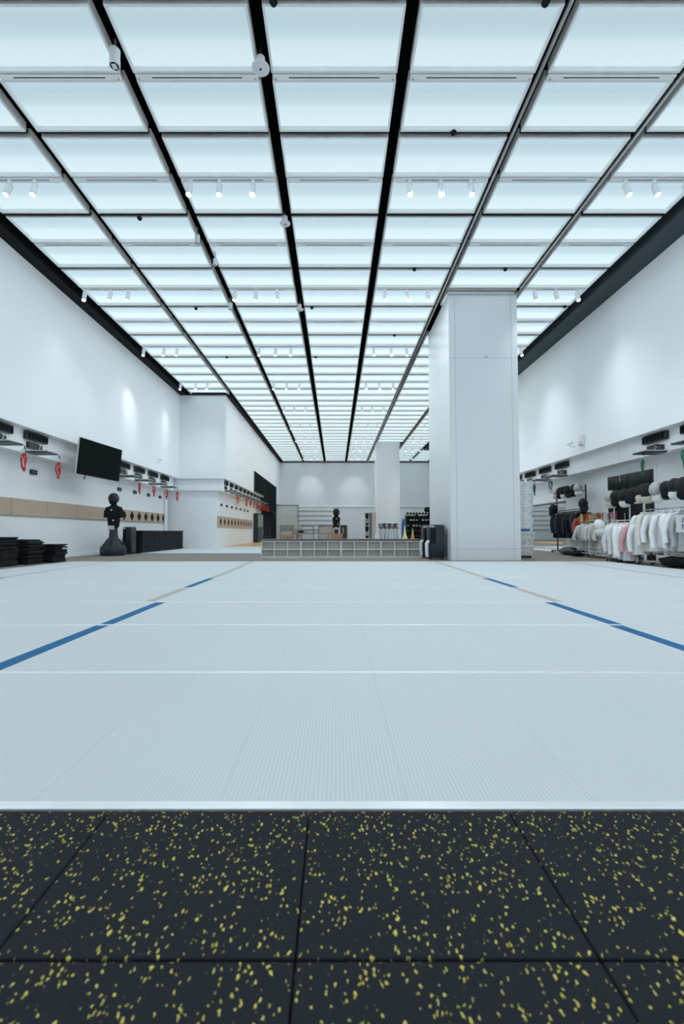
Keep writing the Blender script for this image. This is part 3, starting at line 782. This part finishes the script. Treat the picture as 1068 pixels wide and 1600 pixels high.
# masks
def add_mask(parent_name, label, loc, rz, front, bib, group, scale=1.0, tilt=0):
    rr = random.Random(len(label)*7+int(abs(loc[1])*100)); jit = 0 if loc[1] > 20 else 1
    t = thing('fencing_mask', label, 'fencing mask', loc, rz+jit*rr.uniform(-.25, .25), group); t.rotation_euler[0] = jit*rr.uniform(-.35, .25); t.rotation_euler[1] = jit*rr.uniform(-.2, .2)
    secs = []
    # bowl of mesh, long axis vertical, facing -Y
    m = MB()
    rings = []
    for i in range(9):
        ph = -PI/2+PI*(i/8)*.98+.02
        z = .15*math.sin(ph); r = math.cos(ph)
        ring = []
        for j in range(18):
            th = 2*PI*j/18; s_, c_ = math.sin(th), math.cos(th)
            yy = .14*r*s_ if s_ < 0 else .09*r*s_
            ring.append((.115*r*c_, yy-.03*(1-abs(z)/.15), z+.19))
        rings.append(ring)
    m.rings(rings); o = m.build('mesh_bowl', front, t, smooth=60); o.scale = (scale,)*3; recalc(o)
    m = MB(); m.loft([(0, -.02, .11, .10, .10), (0, -.035, .06, .112, .108), (0, -.05, .01, .095, .07), (0, -.07, -.03, .05, .02)], 18, fold=.06)
    o = m.build('bib', bib, t, smooth=60); o.scale = (scale,)*3; recalc(o)
    m = MB(); m.tube([(-.117*math.cos(a), .10*math.sin(a)-.02, .19+.10*math.sin(a)*.4) for a in [PI*k/10 for k in range(11)]], .012, 6)
    o = m.build('strap', M_black, t, smooth=60); o.scale = (scale,)*3
    return t

# training dummies
def dummy(name, label, cat, loc, rz, mask, base=True, sleeves=True, sc_=1.0, jacket=M_blackcloth):
    t = thing(name, label, cat, loc, rz)
    if base:
        m = MB(); m.lathe([(.30, 0), (.35, .01), (.37, .05), (.375, .22), (.36, .27), (.29, .31)], n=32); m.build('base_tank', M_navy2, t, smooth=40)
        m = MB(); m.lathe([(.292, .308), (.235, .35), (.17, .45), (.13, .57), (.12, .72), (.12, .86)], n=24); m.build('neck_post', M_navy2, t, smooth=50)
        m = MB()
        for k in range(12):
            a = 2*PI*k/12; c_, s_ = math.cos(a), math.sin(a)
            m.tube([(.35*c_, .35*s_, .25), (.26*c_, .26*s_, .36), (.16*c_, .16*s_, .52)], .012, 5)
        m.build('base_ribs', M_navy, t, smooth=50)
        m = MB(); m.box(-.09, .09, -.135, -.1, .80, .92); m.build('belt_label', M_cream, t)
    else:
        m = MB(); m.lathe([(.22, 0), (.22, .02), (.03, .03), (.03, .9)], n=20); m.build('base_stand', M_plas, t, smooth=40)
    m = MB()
    m.loft([(0, 0, .86, .15, .11), (0, 0, .92, .175, .125), (0, 0, 1.05, .19, .13), (0, -.01, 1.22, .205, .145), (0, -.01, 1.38, .225, .145), (0, 0, 1.46, .215, .12), (0, 0, 1.53, .13, .09), (0, 0, 1.58, .075, .07), (0, 0, 1.62, .07, .07)], 24, fold=.0)
    m.build('torso_jacket', jacket, t, smooth=60)
    for s in ((-1, 1) if sleeves else ()):
        m = MB(); m.tube([(s*.12, 0, 1.47), (s*.19, 0, 1.44), (s*.225, -.01, 1.36), (s*.24, -.02, 1.26), (s*.245, -.02, 1.17)], [.06, .085, .085, .075, .07], 14); m.build('sleeve', jacket, t, smooth=60)
    m = MB(); m.tube([(0, 0, 1.56), (0, 0, 1.68)], .06, 14); m.build('neck', M_plas, t, smooth=50)
    m = MB()
    for (x, z, r) in ((.02, 1.40, .028), (.09, 1.08, .026)):
        m.tube([(x, -.158, z), (x, -.163, z)], r, 12)
    m.build('patch', M_white, t)
    m = MB(); rings = []
    for i in range(11):
        ph = -PI/2+PI*(i/10)*.98+.02; z = .175*math.sin(ph); r = math.cos(ph)
        rings.append([(.155*r*math.cos(2*PI*j/20), (.185 if math.sin(2*PI*j/20) < 0 else .13)*r*math.sin(2*PI*j/20)-.01, 1.76+z) for j in range(20)])
    m.rings(rings); o = m.build('mask_mesh', mask, t, smooth=60); recalc(o)
    m = MB(); m.loft([(0, -.02, 1.70, .13, .14), (0, -.05, 1.64, .11, .12), (0, -.06, 1.58, .09, .07)], 18); m.build('mask_bib', M_blackcloth, t, smooth=60)
    m = MB(); m.tube([(.157*math.cos(a), .14*math.sin(a)-.01, 1.79) for a in [2*PI*k/16 for k in range(16)]], .012, 6, closed=True); m.build('mask_strap', M_purple, t, smooth=60)
    if not sleeves:
        for c in t.children:
            if c.name.startswith('mask_'): c.scale = (1.25,)*3; c.location = (0, 0, -.43)
    t.scale = (sc_,)*3
    return t
p = onZ(170.5, 867.5, 0)
dummy('training_dummy', 'black freestanding training dummy wearing a fencing mask and black jacket by the left wall', 'training dummy', (-6.86+.0, 14.08, 0), -.15, M_maskp)
dummy('training_dummy', 'black masked training dummy in the middle of the back area, behind the benches', 'training dummy', (onY(525, 800, 28)[0], 28, .02), .0, M_mask, sc_=1.08, sleeves=False)
dummy('mannequin', 'tall mannequin in long black coat beside the far black curtain', 'mannequin', (onY(435, 800, 26)[0], 26, .02), .6, M_mask, base=False, sc_=1.0)
m = MB(); m.loft([(0, 0, .15, .26, .17), (0, 0, .6, .25, .16), (0, 0, 1.1, .24, .15), (0, 0, 1.35, .26, .16), (0, 0, 1.48, .22, .13)], 22, fold=.05)
o = m.build('long_coat', M_blackcloth, bpy.data.objects['mannequin'], smooth=60)

# jackets on hangers
def make_jacket(label, col, loc, rz, group, drop=.72, w=.23, seed=0, sleeve=.62, curl=0.0):
    r = random.Random(seed)
    t = thing('fencing_jacket', label, 'jacket', loc, rz, group)      # origin at the rail; local X is across shoulders
    m = MB(); m.tube([(0, 0, .02), (.022, 0, .012), (.024, 0, -.01), (0, 0, -.035), (0, 0, -.07)], .004, 6)
    m.tube([(-w*.85, 0, -.14), (-w*.4, 0, -.095), (0, 0, -.07), (w*.4, 0, -.095), (w*.85, 0, -.14)], .010, 8); m.build('hanger', M_hang, t, smooth=60)
    m = MB(); z0 = -.075; ph = r.uniform(0, 6)
    m.loft([(0, 0, z0-.0, .06, .035), (0, 0, z0-.03, .12, .05), (0, 0, z0-.06, w*.85, .065), (0, 0, z0-.14, w, .075), (0, 0, z0-drop*.45, w*.86, .08),
            (0, 0, z0-drop*.75, w*.84, .085), (0, 0, z0-drop, w*.9, .09)], 28, e=2.4, fold=.15, nf=5, ph=ph)
    o = m.build('body', col, t, smooth=60)
    for s in (-1, 1):
        dx = r.uniform(-.03, .05); dy = r.uniform(-.12, .04)
        m = MB(); m.tube([(s*w*.75, 0, z0-.07), (s*(w*.98), 0, z0-.11), (s*(w+.05), dy*.3, z0-.25), (s*(w+.065+dx), dy, z0-.42), (s*(w+.05+dx), dy-.03, z0-sleeve), (s*(w+.05+dx), dy-.03, z0-sleeve-.03)],
                         [.05, .064, .060, .054, .046, .052], 12); m.build('sleeve', col, t, smooth=60)
    m = MB(); m.tube([(.06*math.cos(a), .04*math.sin(a), z0+.01) for a in [2*PI*k/12 for k in range(12)]], .017, 6, closed=True); m.build('collar', col, t, smooth=60)
    m = MB(); m.tube([(0, -.078, z0-.12), (0.0, -.085, z0-drop*.5), (0, -.09, z0-drop+.02)], .005, 5); m.build('zip', M_seam, t, smooth=60)
    return t
def make_trousers(label, col, loc, rz, group, ln=.95, seed=0):
    r = random.Random(seed)
    t = thing('fencing_breeches', label, 'trousers', loc, rz, group)
    m = MB(); m.tube([(0, 0, .02), (.022, 0, .012), (.024, 0, -.01), (0, 0, -.035)], .004, 6); m.tube([(-.14, 0, -.035), (.14, 0, -.035)], .009, 6); m.build('hanger', M_hang, t, smooth=60)
    for s in (-1, 1):
        m = MB(); m.loft([(s*.08, 0, -.04, .085, .05), (s*.085, 0, -.3, .085, .055), (s*.09, 0, -.6, .07, .05), (s*.095, 0, -ln, .055, .045)], 16, fold=.08, nf=4, ph=r.uniform(0, 5)); m.build('leg', col, t, smooth=60)
    m = MB(); m.loft([(0, 0, -.035, .155, .052), (0, 0, -.09, .165, .06)], 20); m.build('waistband', col, t, smooth=60)
    return t

# --- black garment rack behind (right wall)
pfar = (7.78, 15.6); pnear = (7.78, 13.95)
def rack(name, label, loc, length, posts_z, rails, shelf_w, matx, rz=0, depth=.45, wheels=True, lower=()):
    t = thing(name, label, 'clothes rack', loc, rz)        # runs along local Y
    for y in (0, length):
        m = MB(); m.box(-.018, .018, y-.018, y+.018, .07, posts_z); m.build('post', matx, t, bevel=.003)
        m = MB(); m.box(-depth/2, depth/2, y-.018, y+.018, .05, .085); m.build('foot', matx, t, bevel=.003)
        for s in (-1, 1):
            m = MB(); m.tube([(s*(depth/2-.03)-.012, y, .028), (s*(depth/2-.03)+.012, y, .028)], .028, 12); m.build('caster', M_plas, t, smooth=50)
    for (x, z) in rails:
        m = MB(); m.tube([(x, -.02, z), (x, length+.02, z)], .013, 8); m.build('rail', matx, t, smooth=50)
    for z in lower:
        m = MB(); m.tube([(-depth/2+.05, 0, z), (-depth/2+.05, length, z)], .012, 8); m.tube([(depth/2-.05, 0, z), (depth/2-.05, length, z)], .012, 8)
        m.build('lower_rail', matx, t, smooth=50)
    return t
tb = rack('garment_rack', 'tall black rack of dark jackets with masks along its top, beside the wall mirror', (7.74, 14.05, 0), 1.85, 2.2, [(0, 2.02), (-.1, 1.98), (0, 1.45)], 0, M_plas, lower=(.09,))
for k in range(6):
    f, b_ = [(M_maskg, M_bibw), (M_mask, M_blackcloth), (M_mask, M_jn), (M_mask, M_bibw), (M_mask, M_blackcloth), (M_maskg, M_bibt)][k]
    d = ['nearest, white bib beside the rack post', 'second from the post', 'third from the post', 'fourth from the post', 'fifth from the post', 'farthest, cream one'][k]
    add_mask('', ('pale' if f is M_maskg else 'black')+' fencing mask atop the black rack, '+d, (7.62, 14.18+k*.3, 1.88), -.9, f, b_, 'masks on the black rack', 1.1)
for k in range(11):
    col = [M_blackcloth, M_jn, M_blackcloth, M_blackcloth, M_jn, M_blackcloth, M_blackcloth, M_blackcloth, M_jn, M_blackcloth, M_blackcloth][k]
    o = make_jacket('dark jacket on the black rack, %s from the near post' % nth(k+1), col, (7.74, 14.2+k*.155, 1.45), R.uniform(-.25, .1), 'dark jackets on the black rack', .85, .23, 30+k, .66)
o = make_jacket('brick red jacket hanging at the near end of the black rack', M_jr, (7.45, 13.8, 1.25), -.35, None, .62, .16, 77, .42)
# small bag of black stuff at the ends
def lump(name, label, cat, loc, s, mt, seed=0, amp=.18, parent=None):
    r = random.Random(seed); ph = [r.uniform(0, 6) for _ in range(4)]
    m = MB(); rings = []
    for i in range(11):
        p_ = -PI/2+PI*i/10*.985+.02; ring = []
        for j in range(20):
            t_ = 2*PI*j/20
            k = 1+amp*(math.sin(3*t_+ph[0]+2*p_)*.5+math.sin(5*t_+ph[1]-3*p_)*.3+math.sin(4*p_+ph[2])*.3)
            cp = math.cos(p_)**.45
            ring.append((s[0]*k*cp*math.cos(t_), s[1]*k*cp*math.sin(t_), s[2]+s[2]*k*math.sin(p_)))
        rings.append(ring)
    m.rings(rings)
    zmin = min(v[2] for v in m.v); m.v = [(a, b, c-zmin) for a, b, c in m.v]
    o = m.build(name, mt, smooth=60); recalc(o)
    if cat: tag(o, label, cat, None, loc)
    return o
o = add_mask('', 'dark mask hanging at the far end of the black rack', (7.66, 16.02, 1.30), -.8, M_mask, M_blackcloth, None, 1.2)
o = add_mask('', 'dark mask hanging on the near post of the black rack', (7.66, 13.98, 1.38), -.6, M_mask, M_jn, None, 1.15)
lump('kit_bag', 'dark flat kit bag lying under the black rack', 'bag', (7.30, 14.3, 0), (.18, .45, .11), M_navy2, 3)
lump('kit_bag', 'dark red and black bag on the floor under the rack end', 'bag', (7.2, 13.55, 0), (.18, .25, .08), M_blackcloth, 4)
lump('kit_bag', 'dark grey kit bag lying under the white clothes rack', 'bag', (6.95, 10.9, 0), (.2, .45, .12), M_cush, 5)
lump('kit_bag', 'black kit bag lying under the near end of the white clothes rack', 'bag', (6.95, 9.3, 0), (.18, .42, .10), M_blackcloth, 8)

# --- chrome rack with low rail, silver vests (between)
tc = rack('garment_rack', 'low chrome rack of silver vests with bright gloves along its top', (7.35, 11.9, 0), 1.75, 1.05, [(0, 1.04)], 0, M_chrome, lower=(.28, .12))
for k in range(10):
    make_jacket('silver grey vest on the low chrome rack, %s from the near end' % nth(k+1), M_jg if k % 3 else M_jc, (7.35, 12.0+k*.165, 1.04), R.uniform(-.2, .2), 'silver vests on the low rack', .78, .17, 50+k, .45)
gcols = [(M_jr, 'red'), (M_jp, 'pink'), (M_purple, 'mauve'), (M_jc, 'cream'), (M_hang, 'tan'), (M_jr, 'red'), (M_lime, 'green'), (M_jp, 'pink'), (M_hang, 'tan'), (M_orange, 'orange'), (M_jr, 'red'), (M_yel, 'yellow')]
def make_glove(label, col, loc, rz, seed):
    r = random.Random(seed)
    t = thing('fencing_glove', label, 'glove', loc, rz, 'bright gloves on the low rack')
    m = MB(); m.loft([(0, 0, -.0, .045, .03), (0, 0, .06, .035, .022), (0, 0, .10, .045, .02), (0, 0, .15, .045, .018)], 12); m.build('cuff', col, t, smooth=60)
    for f in range(4):
        x = -.033+f*.022; m = MB(); L_ = (.06, .075, .07, .055)[f]
        m.tube([(x, 0, .14), (x*1.2, -.01, .14+L_*.6), (x*1.3, -.03, .14+L_)], [.011, .010, .007], 7); m.build('finger', col, t, smooth=60)
    m = MB(); m.tube([(.035, 0, .08), (.065, -.01, .11), (.075, -.02, .14)], [.014, .012, .008], 7); m.build('thumb', col, t, smooth=60)
    return t
for k, (cm, nm) in enumerate(gcols):
    make_glove('%s glove on top of the low chrome rack, %s from the near end' % (nm, nth(k+1)), cm, (7.35, 11.95+k*.15, 1.052), R.uniform(-.8, .8), k)
# --- front racks with white jackets
ta = rack('garment_rack', 'low chrome rack of white and pink jackets at the edge of the white floor', (6.80, 10.05, 0), 1.15, 1.02, [(0, 1.0)], 0, M_chrome, depth=.36)
jl = [(M_jw, 'white', 11.12, .74), (M_jw, 'white', 10.93, .82), (M_jw, 'white', 10.74, .84), (M_jw, 'white', 10.55, .86), (M_jp, 'pink', 10.36, .72), (M_jw, 'white', 10.16, .70)]
for k, (cm, nm, y, dr) in enumerate(jl):
    make_jacket('%s fencing jacket on the low front rack, %s from its far end' % (nm, nth(k+1)), cm, (6.80, y, 1.0), -.45+R.uniform(-.35, .3), 'jackets on the low front rack', dr, .165, 100+k, dr*.86)
add_mask('', 'white mask with black band hanging at the far end of the low front rack', (6.55, 11.25, .66), -.6, M_bibw, M_bibw, None, 1.15)
te = rack('garment_rack', 'taller chrome rack of white jackets below a shelf of masks, at the right edge', (6.95, 8.7, 0), 1.55, 1.5, [(0, 1.22), (-.1, 1.42), (.1, 1.42)], 0, M_chrome, depth=.4, lower=(.3,))
jn = [(M_jw, 'white', 10.2), (M_jc, 'cream', 10.0), (M_jw, 'white', 9.78), (M_jw, 'white', 9.56), (M_jw, 'white', 9.34), (M_jw, 'white', 9.12), (M_jg, 'silver', 9.0)]
for k, (cm, nm, y) in enumerate(jn):
    lastj = make_jacket('%s fencing jacket on the taller front rack, %s from its far end' % (nm, nth(k+1)), cm, (6.92, y, 1.22), -.4+R.uniform(-.4, .4), 'jackets on the taller front rack', .80+R.uniform(-.12, .08), .18, 200+k, .66+R.uniform(-.06, .12))
for k, (cm, nm, y) in enumerate(((M_jc, 'cream', 9.95), (M_jr, 'dark red', 9.75), (M_jw, 'white', 9.6), (M_jc, 'cream', 9.4))):
    make_trousers('%s breeches on the taller rack, %s from the far end' % (nm, nth(k+1)), cm, (7.08, y, 1.05), -.5, 'breeches under the jackets', .82, 300+k)
mk = [(M_maskg, M_bibt, 'small pale', 11.35, 1.42), (M_mask, M_blackcloth, 'black', 11.05, 1.42), (M_mask, M_bibw, 'black', 10.8, 1.42), (M_mask, M_blackcloth, 'black', 10.55, 1.44), (M_mask, M_bibt, 'large black and cream', 10.15, 1.46),
      (M_mask, M_bibt, 'black with cream bib', 9.95, 1.46), (M_maskg, M_bibw, 'grey and white', 9.65, 1.47), (M_mask, M_blackcloth, 'black', 9.4, 1.47), (M_mask, M_bibw, 'black with white bib', 9.15, 1.47), (M_mask, M_blackcloth, 'black', 8.9, 1.47)]
for k, (f, b_, nm, y, z) in enumerate(mk):
    add_mask('', '%s fencing mask over the right-hand racks, %s from the left' % (nm, nth(k+1)), (6.9+R.uniform(-.05, .05), y, z-.06), -.75+R.uniform(-.3, .3), f, b_, 'masks over the right-hand racks', 1.2)
# silver shelf rack carrying the left masks of that row
t = thing('mask_stand', 'narrow silver stand holding up masks before the dark doors', 'stand', (6.95, 10.4, 0))
for y in (.35, .95):
    m = MB(); m.tube([(0, y, 0), (0, y, 1.40)], .016, 8); m.build('post', M_steel, t, smooth=50)
m = MB(); m.box(-.1, .1, -.1, 1.15, 1.385, 1.41); m.build('shelf', M_track, t, bevel=.003)
m = MB(); m.box(-.16, .16, .33, .37, 0, .03); m.box(-.16, .16, .93, .97, 0, .03); m.build('feet', M_steel, t)
# sign with blue letters on the nearest jacket back
lastj.rotation_euler = (0, 0, -.3)
patch = B(-.15, .15, -.004, 0, -.17, .17).build('back_patch', M_bibw, lastj); patch.location = (-.06, -.115, -.33)
def letters(txt, size, mt, name, parent, loc, rot, ext=.004):
    cu = bpy.data.curves.new(name, 'FONT'); cu.body = txt; cu.size = size; cu.extrude = ext; cu.align_x = 'CENTER'; cu.align_y = 'CENTER'; cu.space_line = .85
    ob = bpy.data.objects.new(name, cu); C.objects.link(ob)
    dg = bpy.context.evaluated_depsgraph_get(); me = bpy.data.meshes.new_from_object(ob.evaluated_get(dg)); C.objects.unlink(ob); bpy.data.objects.remove(ob)
    me.materials.clear(); me.materials.append(mt)
    q = bpy.data.objects.new(name, me); C.objects.link(q); q.parent = parent; q.location = loc; q.rotation_euler = rot; return q
letters('G\nN', .15, M_bluebit, 'lettering', patch, (0, -.007, 0), (PI/2, 0, 0))

# --- wrapped plastic boxes next to the pillar
zz = 0
hts = [.36, .36, .36, .34, .36, .30]
for k in range(6):
    h = hts[k]
    t = thing('wrapped_box', ['lowest clear plastic wrapped box of the stack by the pillar', 'second from the floor, clear wrapped box with tan contents by the pillar', 'third from the floor, clear wrapped box with bluish contents by the pillar',
                              'fourth from the floor, clear plastic wrapped box by the pillar', 'fifth from the floor, clear plastic wrapped box by the pillar', 'topmost crumpled plastic wrapped box of the stack by the pillar'][k], 'plastic box', (5.05+R.uniform(-.02, .02), 12.35, zz), R.uniform(-.06, .06), 'plastic wrapped boxes by the pillar')
    m = MB(); W_, D_ = .24, .27
    secs = [(0, 0, .0, W_*.86, D_*.86), (0, 0, .02, W_*.9, D_*.9), (0, 0, h*.5, W_*.94, D_*.95), (0, 0, h-.06, W_, D_), (0, 0, h-.035, W_, D_)]
    m.loft(secs, 40, e=7, fold=.03, nf=7, ph=k); m.build('box', M_bag2 if k < 2 else M_bag, t, smooth=35)
    m = MB(); m.loft([(0, 0, h-.035, W_*1.05, D_*1.05), (0, 0, h-.012, W_*1.06, D_*1.06), (0, 0, h-.001, W_*.98, D_*.98)], 40, e=7); m.build('lid', M_white if k < 5 else M_bag, t, smooth=35)
    if k == 2: B(-.16, .12, -.262, -.250, .03, .09).build('blue_contents', M_bluebit, t)
    if k == 0: B(-.18, .15, -.252, -.240, .03, .10).build('blue_contents', M_navy2, t)
    zz += h
lump('orange_pouch', 'small orange brown pouch lying on top of the plastic box stack', 'pouch', (4.98, 12.3, zz), (.12, .12, .03), M_wood2, 9)

# --- back area
def frame_board(name, label, cat, x0, x1, y0, y1, Y, face, framem, legs=False, wpx=1.0):
    a = onY(x0, y0, Y); b = onY(x1, y1, Y); z0 = max(b[2], .03)
    t = thing(name, label, cat, (a[0], Y, .02 if legs else .02))
    W, Hh, q = b[0]-a[0], a[2]-.02, wpx*Y/711
    zb = .0 if not legs else .7
    m = MB(); m.box(0, q, 0, .05, 0, Hh); m.box(W-q, W, 0, .05, 0, Hh); m.box(q, W-q, 0, .05, Hh-q, Hh); m.box(q, W-q, 0, .05, zb, zb+q)
    m.build('frame', framem, t)
    if face: MB().box(q, W-q, .02, .035, zb+q, Hh-q).build('panel', face, t)
    return t
M_beige = mat('beige_board', (.42, .40, .38), .6, var=.05, scale=2)
frame_board('standing_mirror', 'large dark-framed standing mirror on the far wooden floor', 'mirror', 431, 466, 789, 840, 24.6, mat('greyish_mirror', (.50, .49, .47), .35, .2, var=.08, scale=3), M_cush)
t = frame_board('notice_board', 'low dark-framed board with black letters in front of the standing mirror', 'board', 437, 458, 821, 845, 23.4, M_beige, M_plas, wpx=.8)
letters('OCX', .25, M_black, 'lettering', t, (.35, .012, .84), (PI/2, 0, 0))
frame_board('frame_stand', 'empty black rectangular frame stand behind the benches, left of the middle', 'frame', 470, 490, 822, 845, 23.6, None, M_plas, wpx=1.0)
frame_board('notice_board', 'grey board in thin black frame behind the benches, left of the rear dummy', 'board', 497, 520, 821, 845, 23.6, M_beige, M_plas, wpx=.8)
# wooden benches
def bench(label, x0, x1, Y, ztop):
    a = onY(x0, 800, Y)[0]; b = onY(x1, 800, Y)[0]
    t = thing('wooden_bench', label, 'bench', (a, Y, .02)); W = b-a
    B(0, W, 0, .35, ztop-.05, ztop).build('seat', M_wood2, t, bevel=.004)
    for x in (.1, W-.16):
        for y in (.03, .27): B(x, x+.05, y, y+.05, 0, ztop-.05).build('leg', M_wood2, t)
    return t
bench('long brown wooden bench behind the cubby benches, in front of the framed boards', 459, 517, 22.6, .66)
o = B(0, .55, 0, .4, 0, .62).build('wooden_crate', M_wood2, bevel=.01); tag(o, 'brown wooden crate at the right end of the long bench', 'crate', None, (onY(502, 800, 22.6)[0]+.5, 22.6, .02))
t = thing('wooden_table', 'low wooden box table in front of the lettered board', 'table', (onY(436, 800, 21.9)[0], 21.9, .02))
B(0, .7, 0, .5, .50, .56).build('top', M_wood2, t); B(.02, .68, .02, .48, 0, .48).build('box', M_wood2, t, bevel=.005)
lump('dark_bundle', 'small black bundle lying on the long brown bench', 'bundle', (onY(470, 800, 22.6)[0], 22.75, .68), (.16, .10, .05), M_blackcloth, 12)
# potted plant by the mirror
t = thing('potted_plant', 'thin leafy plant in a dark pot beside the standing mirror', 'plant', (onY(465.5, 800, 23.9)[0], 23.9, .02))
m = MB(); m.lathe([(.09, 0), (.13, .28), (.12, .28), (.11, .25)], n=16); m.build('pot', M_plas, t, smooth=40)
m = MB(); lf = MB()
for k in range(9):
    a = R.uniform(0, 6.28); h = R.uniform(.7, 1.25); d = R.uniform(.08, .25)
    m.tube([(0, 0, .25), (d*.4*math.cos(a), d*.4*math.sin(a), h*.6), (d*math.cos(a), d*math.sin(a), h)], .006, 5)
    for q in range(5):
        z = h*(.6+.09*q); b = a+q*2.2; c0 = Vector((d*.7*math.cos(a), d*.7*math.sin(a), z)); dv = Vector((math.cos(b), math.sin(b), .3))*.12; sv = Vector((-math.sin(b), math.cos(b), 0))*.03
        lf.add([c0, c0+dv*.5+sv, c0+dv, c0+dv*.5-sv, c0+dv*.5+Vector((0, 0, .008))], [(0, 3, 2, 1), (0, 1, 4), (1, 2, 4), (2, 3, 4), (3, 0, 4)])
m.build('stems', M_hang, t, smooth=60); lf.build('leaves', mat('dark_leaf', (.03, .05, .03), .6), t)
# chair beside the curtain
t = thing('metal_chair', 'thin black metal chair in front of the black curtain', 'chair', (onY(419, 800, 24)[0], 24, .02), .5)
B(-.2, .2, -.2, .2, .44, .47).build('seat', M_plas, t, bevel=.006)
for sx in (-1, 1):
    for sy in (-1, 1):
        m = MB(); m.tube([(sx*.18, sy*.18, .0), (sx*.18, sy*.18, .45 if sy < 0 else .95)], .012, 6); m.build('leg', M_plas, t, smooth=50)
m = MB()
for k in range(4): m.tube([(-.12+k*.08, .18, .5), (-.12+k*.08, .19, .92)], .008, 6)
m.tube([(-.18, .18, .93), (.18, .18, .93)], .012, 6); m.build('backrest', M_plas, t, smooth=50)
# red and dark box by rear dummy
t = thing('display_box', 'dark display box with a bright red side beside the rear dummy', 'box', (onY(531, 800, 27.5)[0], 27.5, .02))
B(0, .38, 0, .3, 0, 1.12).build('case', M_navy, t, bevel=.01); B(.385, .44, 0, .3, 0, 1.12).build('red_side', M_jr, t); B(.16, .22, -.01, 0, .6, .95).build('green_stripe', M_lime, t)
# shelf post with masks
a = onY(577.5, 801, 27)
t = thing('tall_shelf', 'tall beige shelf unit with dark shelf edges left of the rear pillar', 'shelf unit', (a[0], 27, 0.0)); W = onY(587, 801, 27)[0]-a[0]
B(.12, W, 0, .5, 0, a[2]).build('side', M_beige, t); B(0, .12, 0, .5, 0, a[2]).build('edge', M_cush, t)
for k in range(5): B(-.30, .0, .05, .45, .3+k*.38, .325+k*.38).build('shelf', M_cush, t)
for k in range(4):
    add_mask('', '%s mask from the floor on the tall beige shelf unit' % nth(k+1), (a[0]-.16, 27.2, .325+k*.38+.06), 0, M_mask if k % 2 else M_maskg, M_blackcloth, 'masks on the beige shelf unit', 1.0)
# weapon rack
xa, xb = onY(583, 800, 21)[0], onY(628, 800, 21)[0]
t = thing('weapon_rack', 'white A-frame weapon rack behind the benches before the rear pillar', 'weapon rack', (xa, 21, .02)); W = xb-xa
for s, (u, v) in enumerate(((0, .18), (W, W-.18))):
    m = MB(); m.box(-.02, .02, -.03, .03, 0, 1.04, rot=Matrix.Rotation(.19 if s == 0 else -.19, 3, 'Y'), piv=(0, 0, 0)); o = m.build('leg', M_white, t); o.location = (u, 0, 0)
m = MB(); m.box(.17, W-.17, -.03, .03, .94, .98); m.box(.08, W-.08, -.03, .03, .4, .44); m.build('crossbar', M_white, t)
for k in range(14):
    x = xa+.26+k*(W-.5)/13
    t = thing('fencing_foil', 'fencing foil standing in the white weapon rack, %s from the left' % nth(k+1), 'fencing weapon', (x, 20.955, .03), 0, 'foils in the weapon rack')
    lean = R.uniform(-.14, .14)
    m = MB(); m.tube([(lean, 0, 0), (0, 0, .88)], [.010, .013], 6); m.build('blade', M_cush, t, smooth=50)
    m = MB(); m.lathe([(.01, .84), (.06, .85), (.065, .88), (.02, .90)], n=12); m.build('guard', [M_steel, M_black, M_cush][k % 3], t, smooth=50)
    m = MB(); m.tube([(0, 0, .89), (.02, -.02, .96), (-.02, -.03, 1.02), (.06, -.03, 1.08)], .028, 7); m.build('grip', [M_black, M_hang, M_bluebit, M_black][k % 4], t, smooth=50)
# cones and bag at right
def cone(name, label, x, y1, Y, h, r, mts):
    a = onY(x, 800, Y); t = thing(name, label, 'training cone' if 'cone' in name else 'bag', (a[0], Y, .02))
    m = MB(); m.lathe([(r*1.0, 0), (r*1.15, h*.15), (r, h*.35), (r*.45, h*.6)], n=18); m.build('lower', mts[0], t, smooth=50)
    m = MB(); m.lathe([(r*.44, h*.6), (r*.25, h*.8), (r*.08, h)], n=18); m.build('tip', mts[1], t, smooth=50)
cone('cloth_sack', 'yellow tapering sack standing behind the right end of the benches', 632, 840, 20.5, 1.0, .13, (M_yel, M_yel))
cone('cloth_sack', 'orange sack with green tip standing before the mask shelf', 644, 840, 20.5, .88, .12, (M_orange, M_lime))
o = lump('blue_bag', 'bright blue bag hanging at the left end of the mask shelf', 'bag', (onY(630, 800, 30)[0], 30.0, .02), (.14, .14, .78), M_bluebit, 15, .06)
# mask shelf
Ym = 38.2; a = onY(634, 804, Ym); b = onY(672, 804, Ym)
t = thing('mask_shelf', 'large black shelf rack filled with rows of masks against the back wall', 'shelf unit', (a[0], Ym, 0)); W = b[0]-a[0]+.6
for x in (0, W): B(x-.03, x+.03, 0, .5, 0, a[2]).build('post', M_plas, t)
B(0, W, .45, .5, .1, a[2]-.05).build('back_panel', M_blackcloth, t)
zs_ = [.25, .70, 1.15, 1.62, 2.02]
for z in zs_: B(.03, W-.03, 0, .44, z-.03, z).build('shelf', M_plas, t)
for i, z in enumerate(zs_):
    if i == 4: nrow = 'top'
    else: nrow = nth(i+1)+' from the floor'
    for k in range(9):
        add_mask('', 'black mask on the big mask shelf, %s board, %s from left' % (nrow, nth(k+1)), (a[0]+.16+k*.255, Ym+.17, z+.055), 0, M_mask, [M_bibw, M_bibt, M_maskg, M_blackcloth][(i+k) % 4] if i not in (1, 0) else [M_jr, M_navy2][k % 2], 'masks on the big mask shelf', .95)
o = lump('black_bundle', 'black bundle on top of the mask shelf beside the front pillar', 'bundle', (onY(669, 800, Ym)[0], Ym+.12, 2.36), (.35, .2, .20), M_blackcloth, 16)
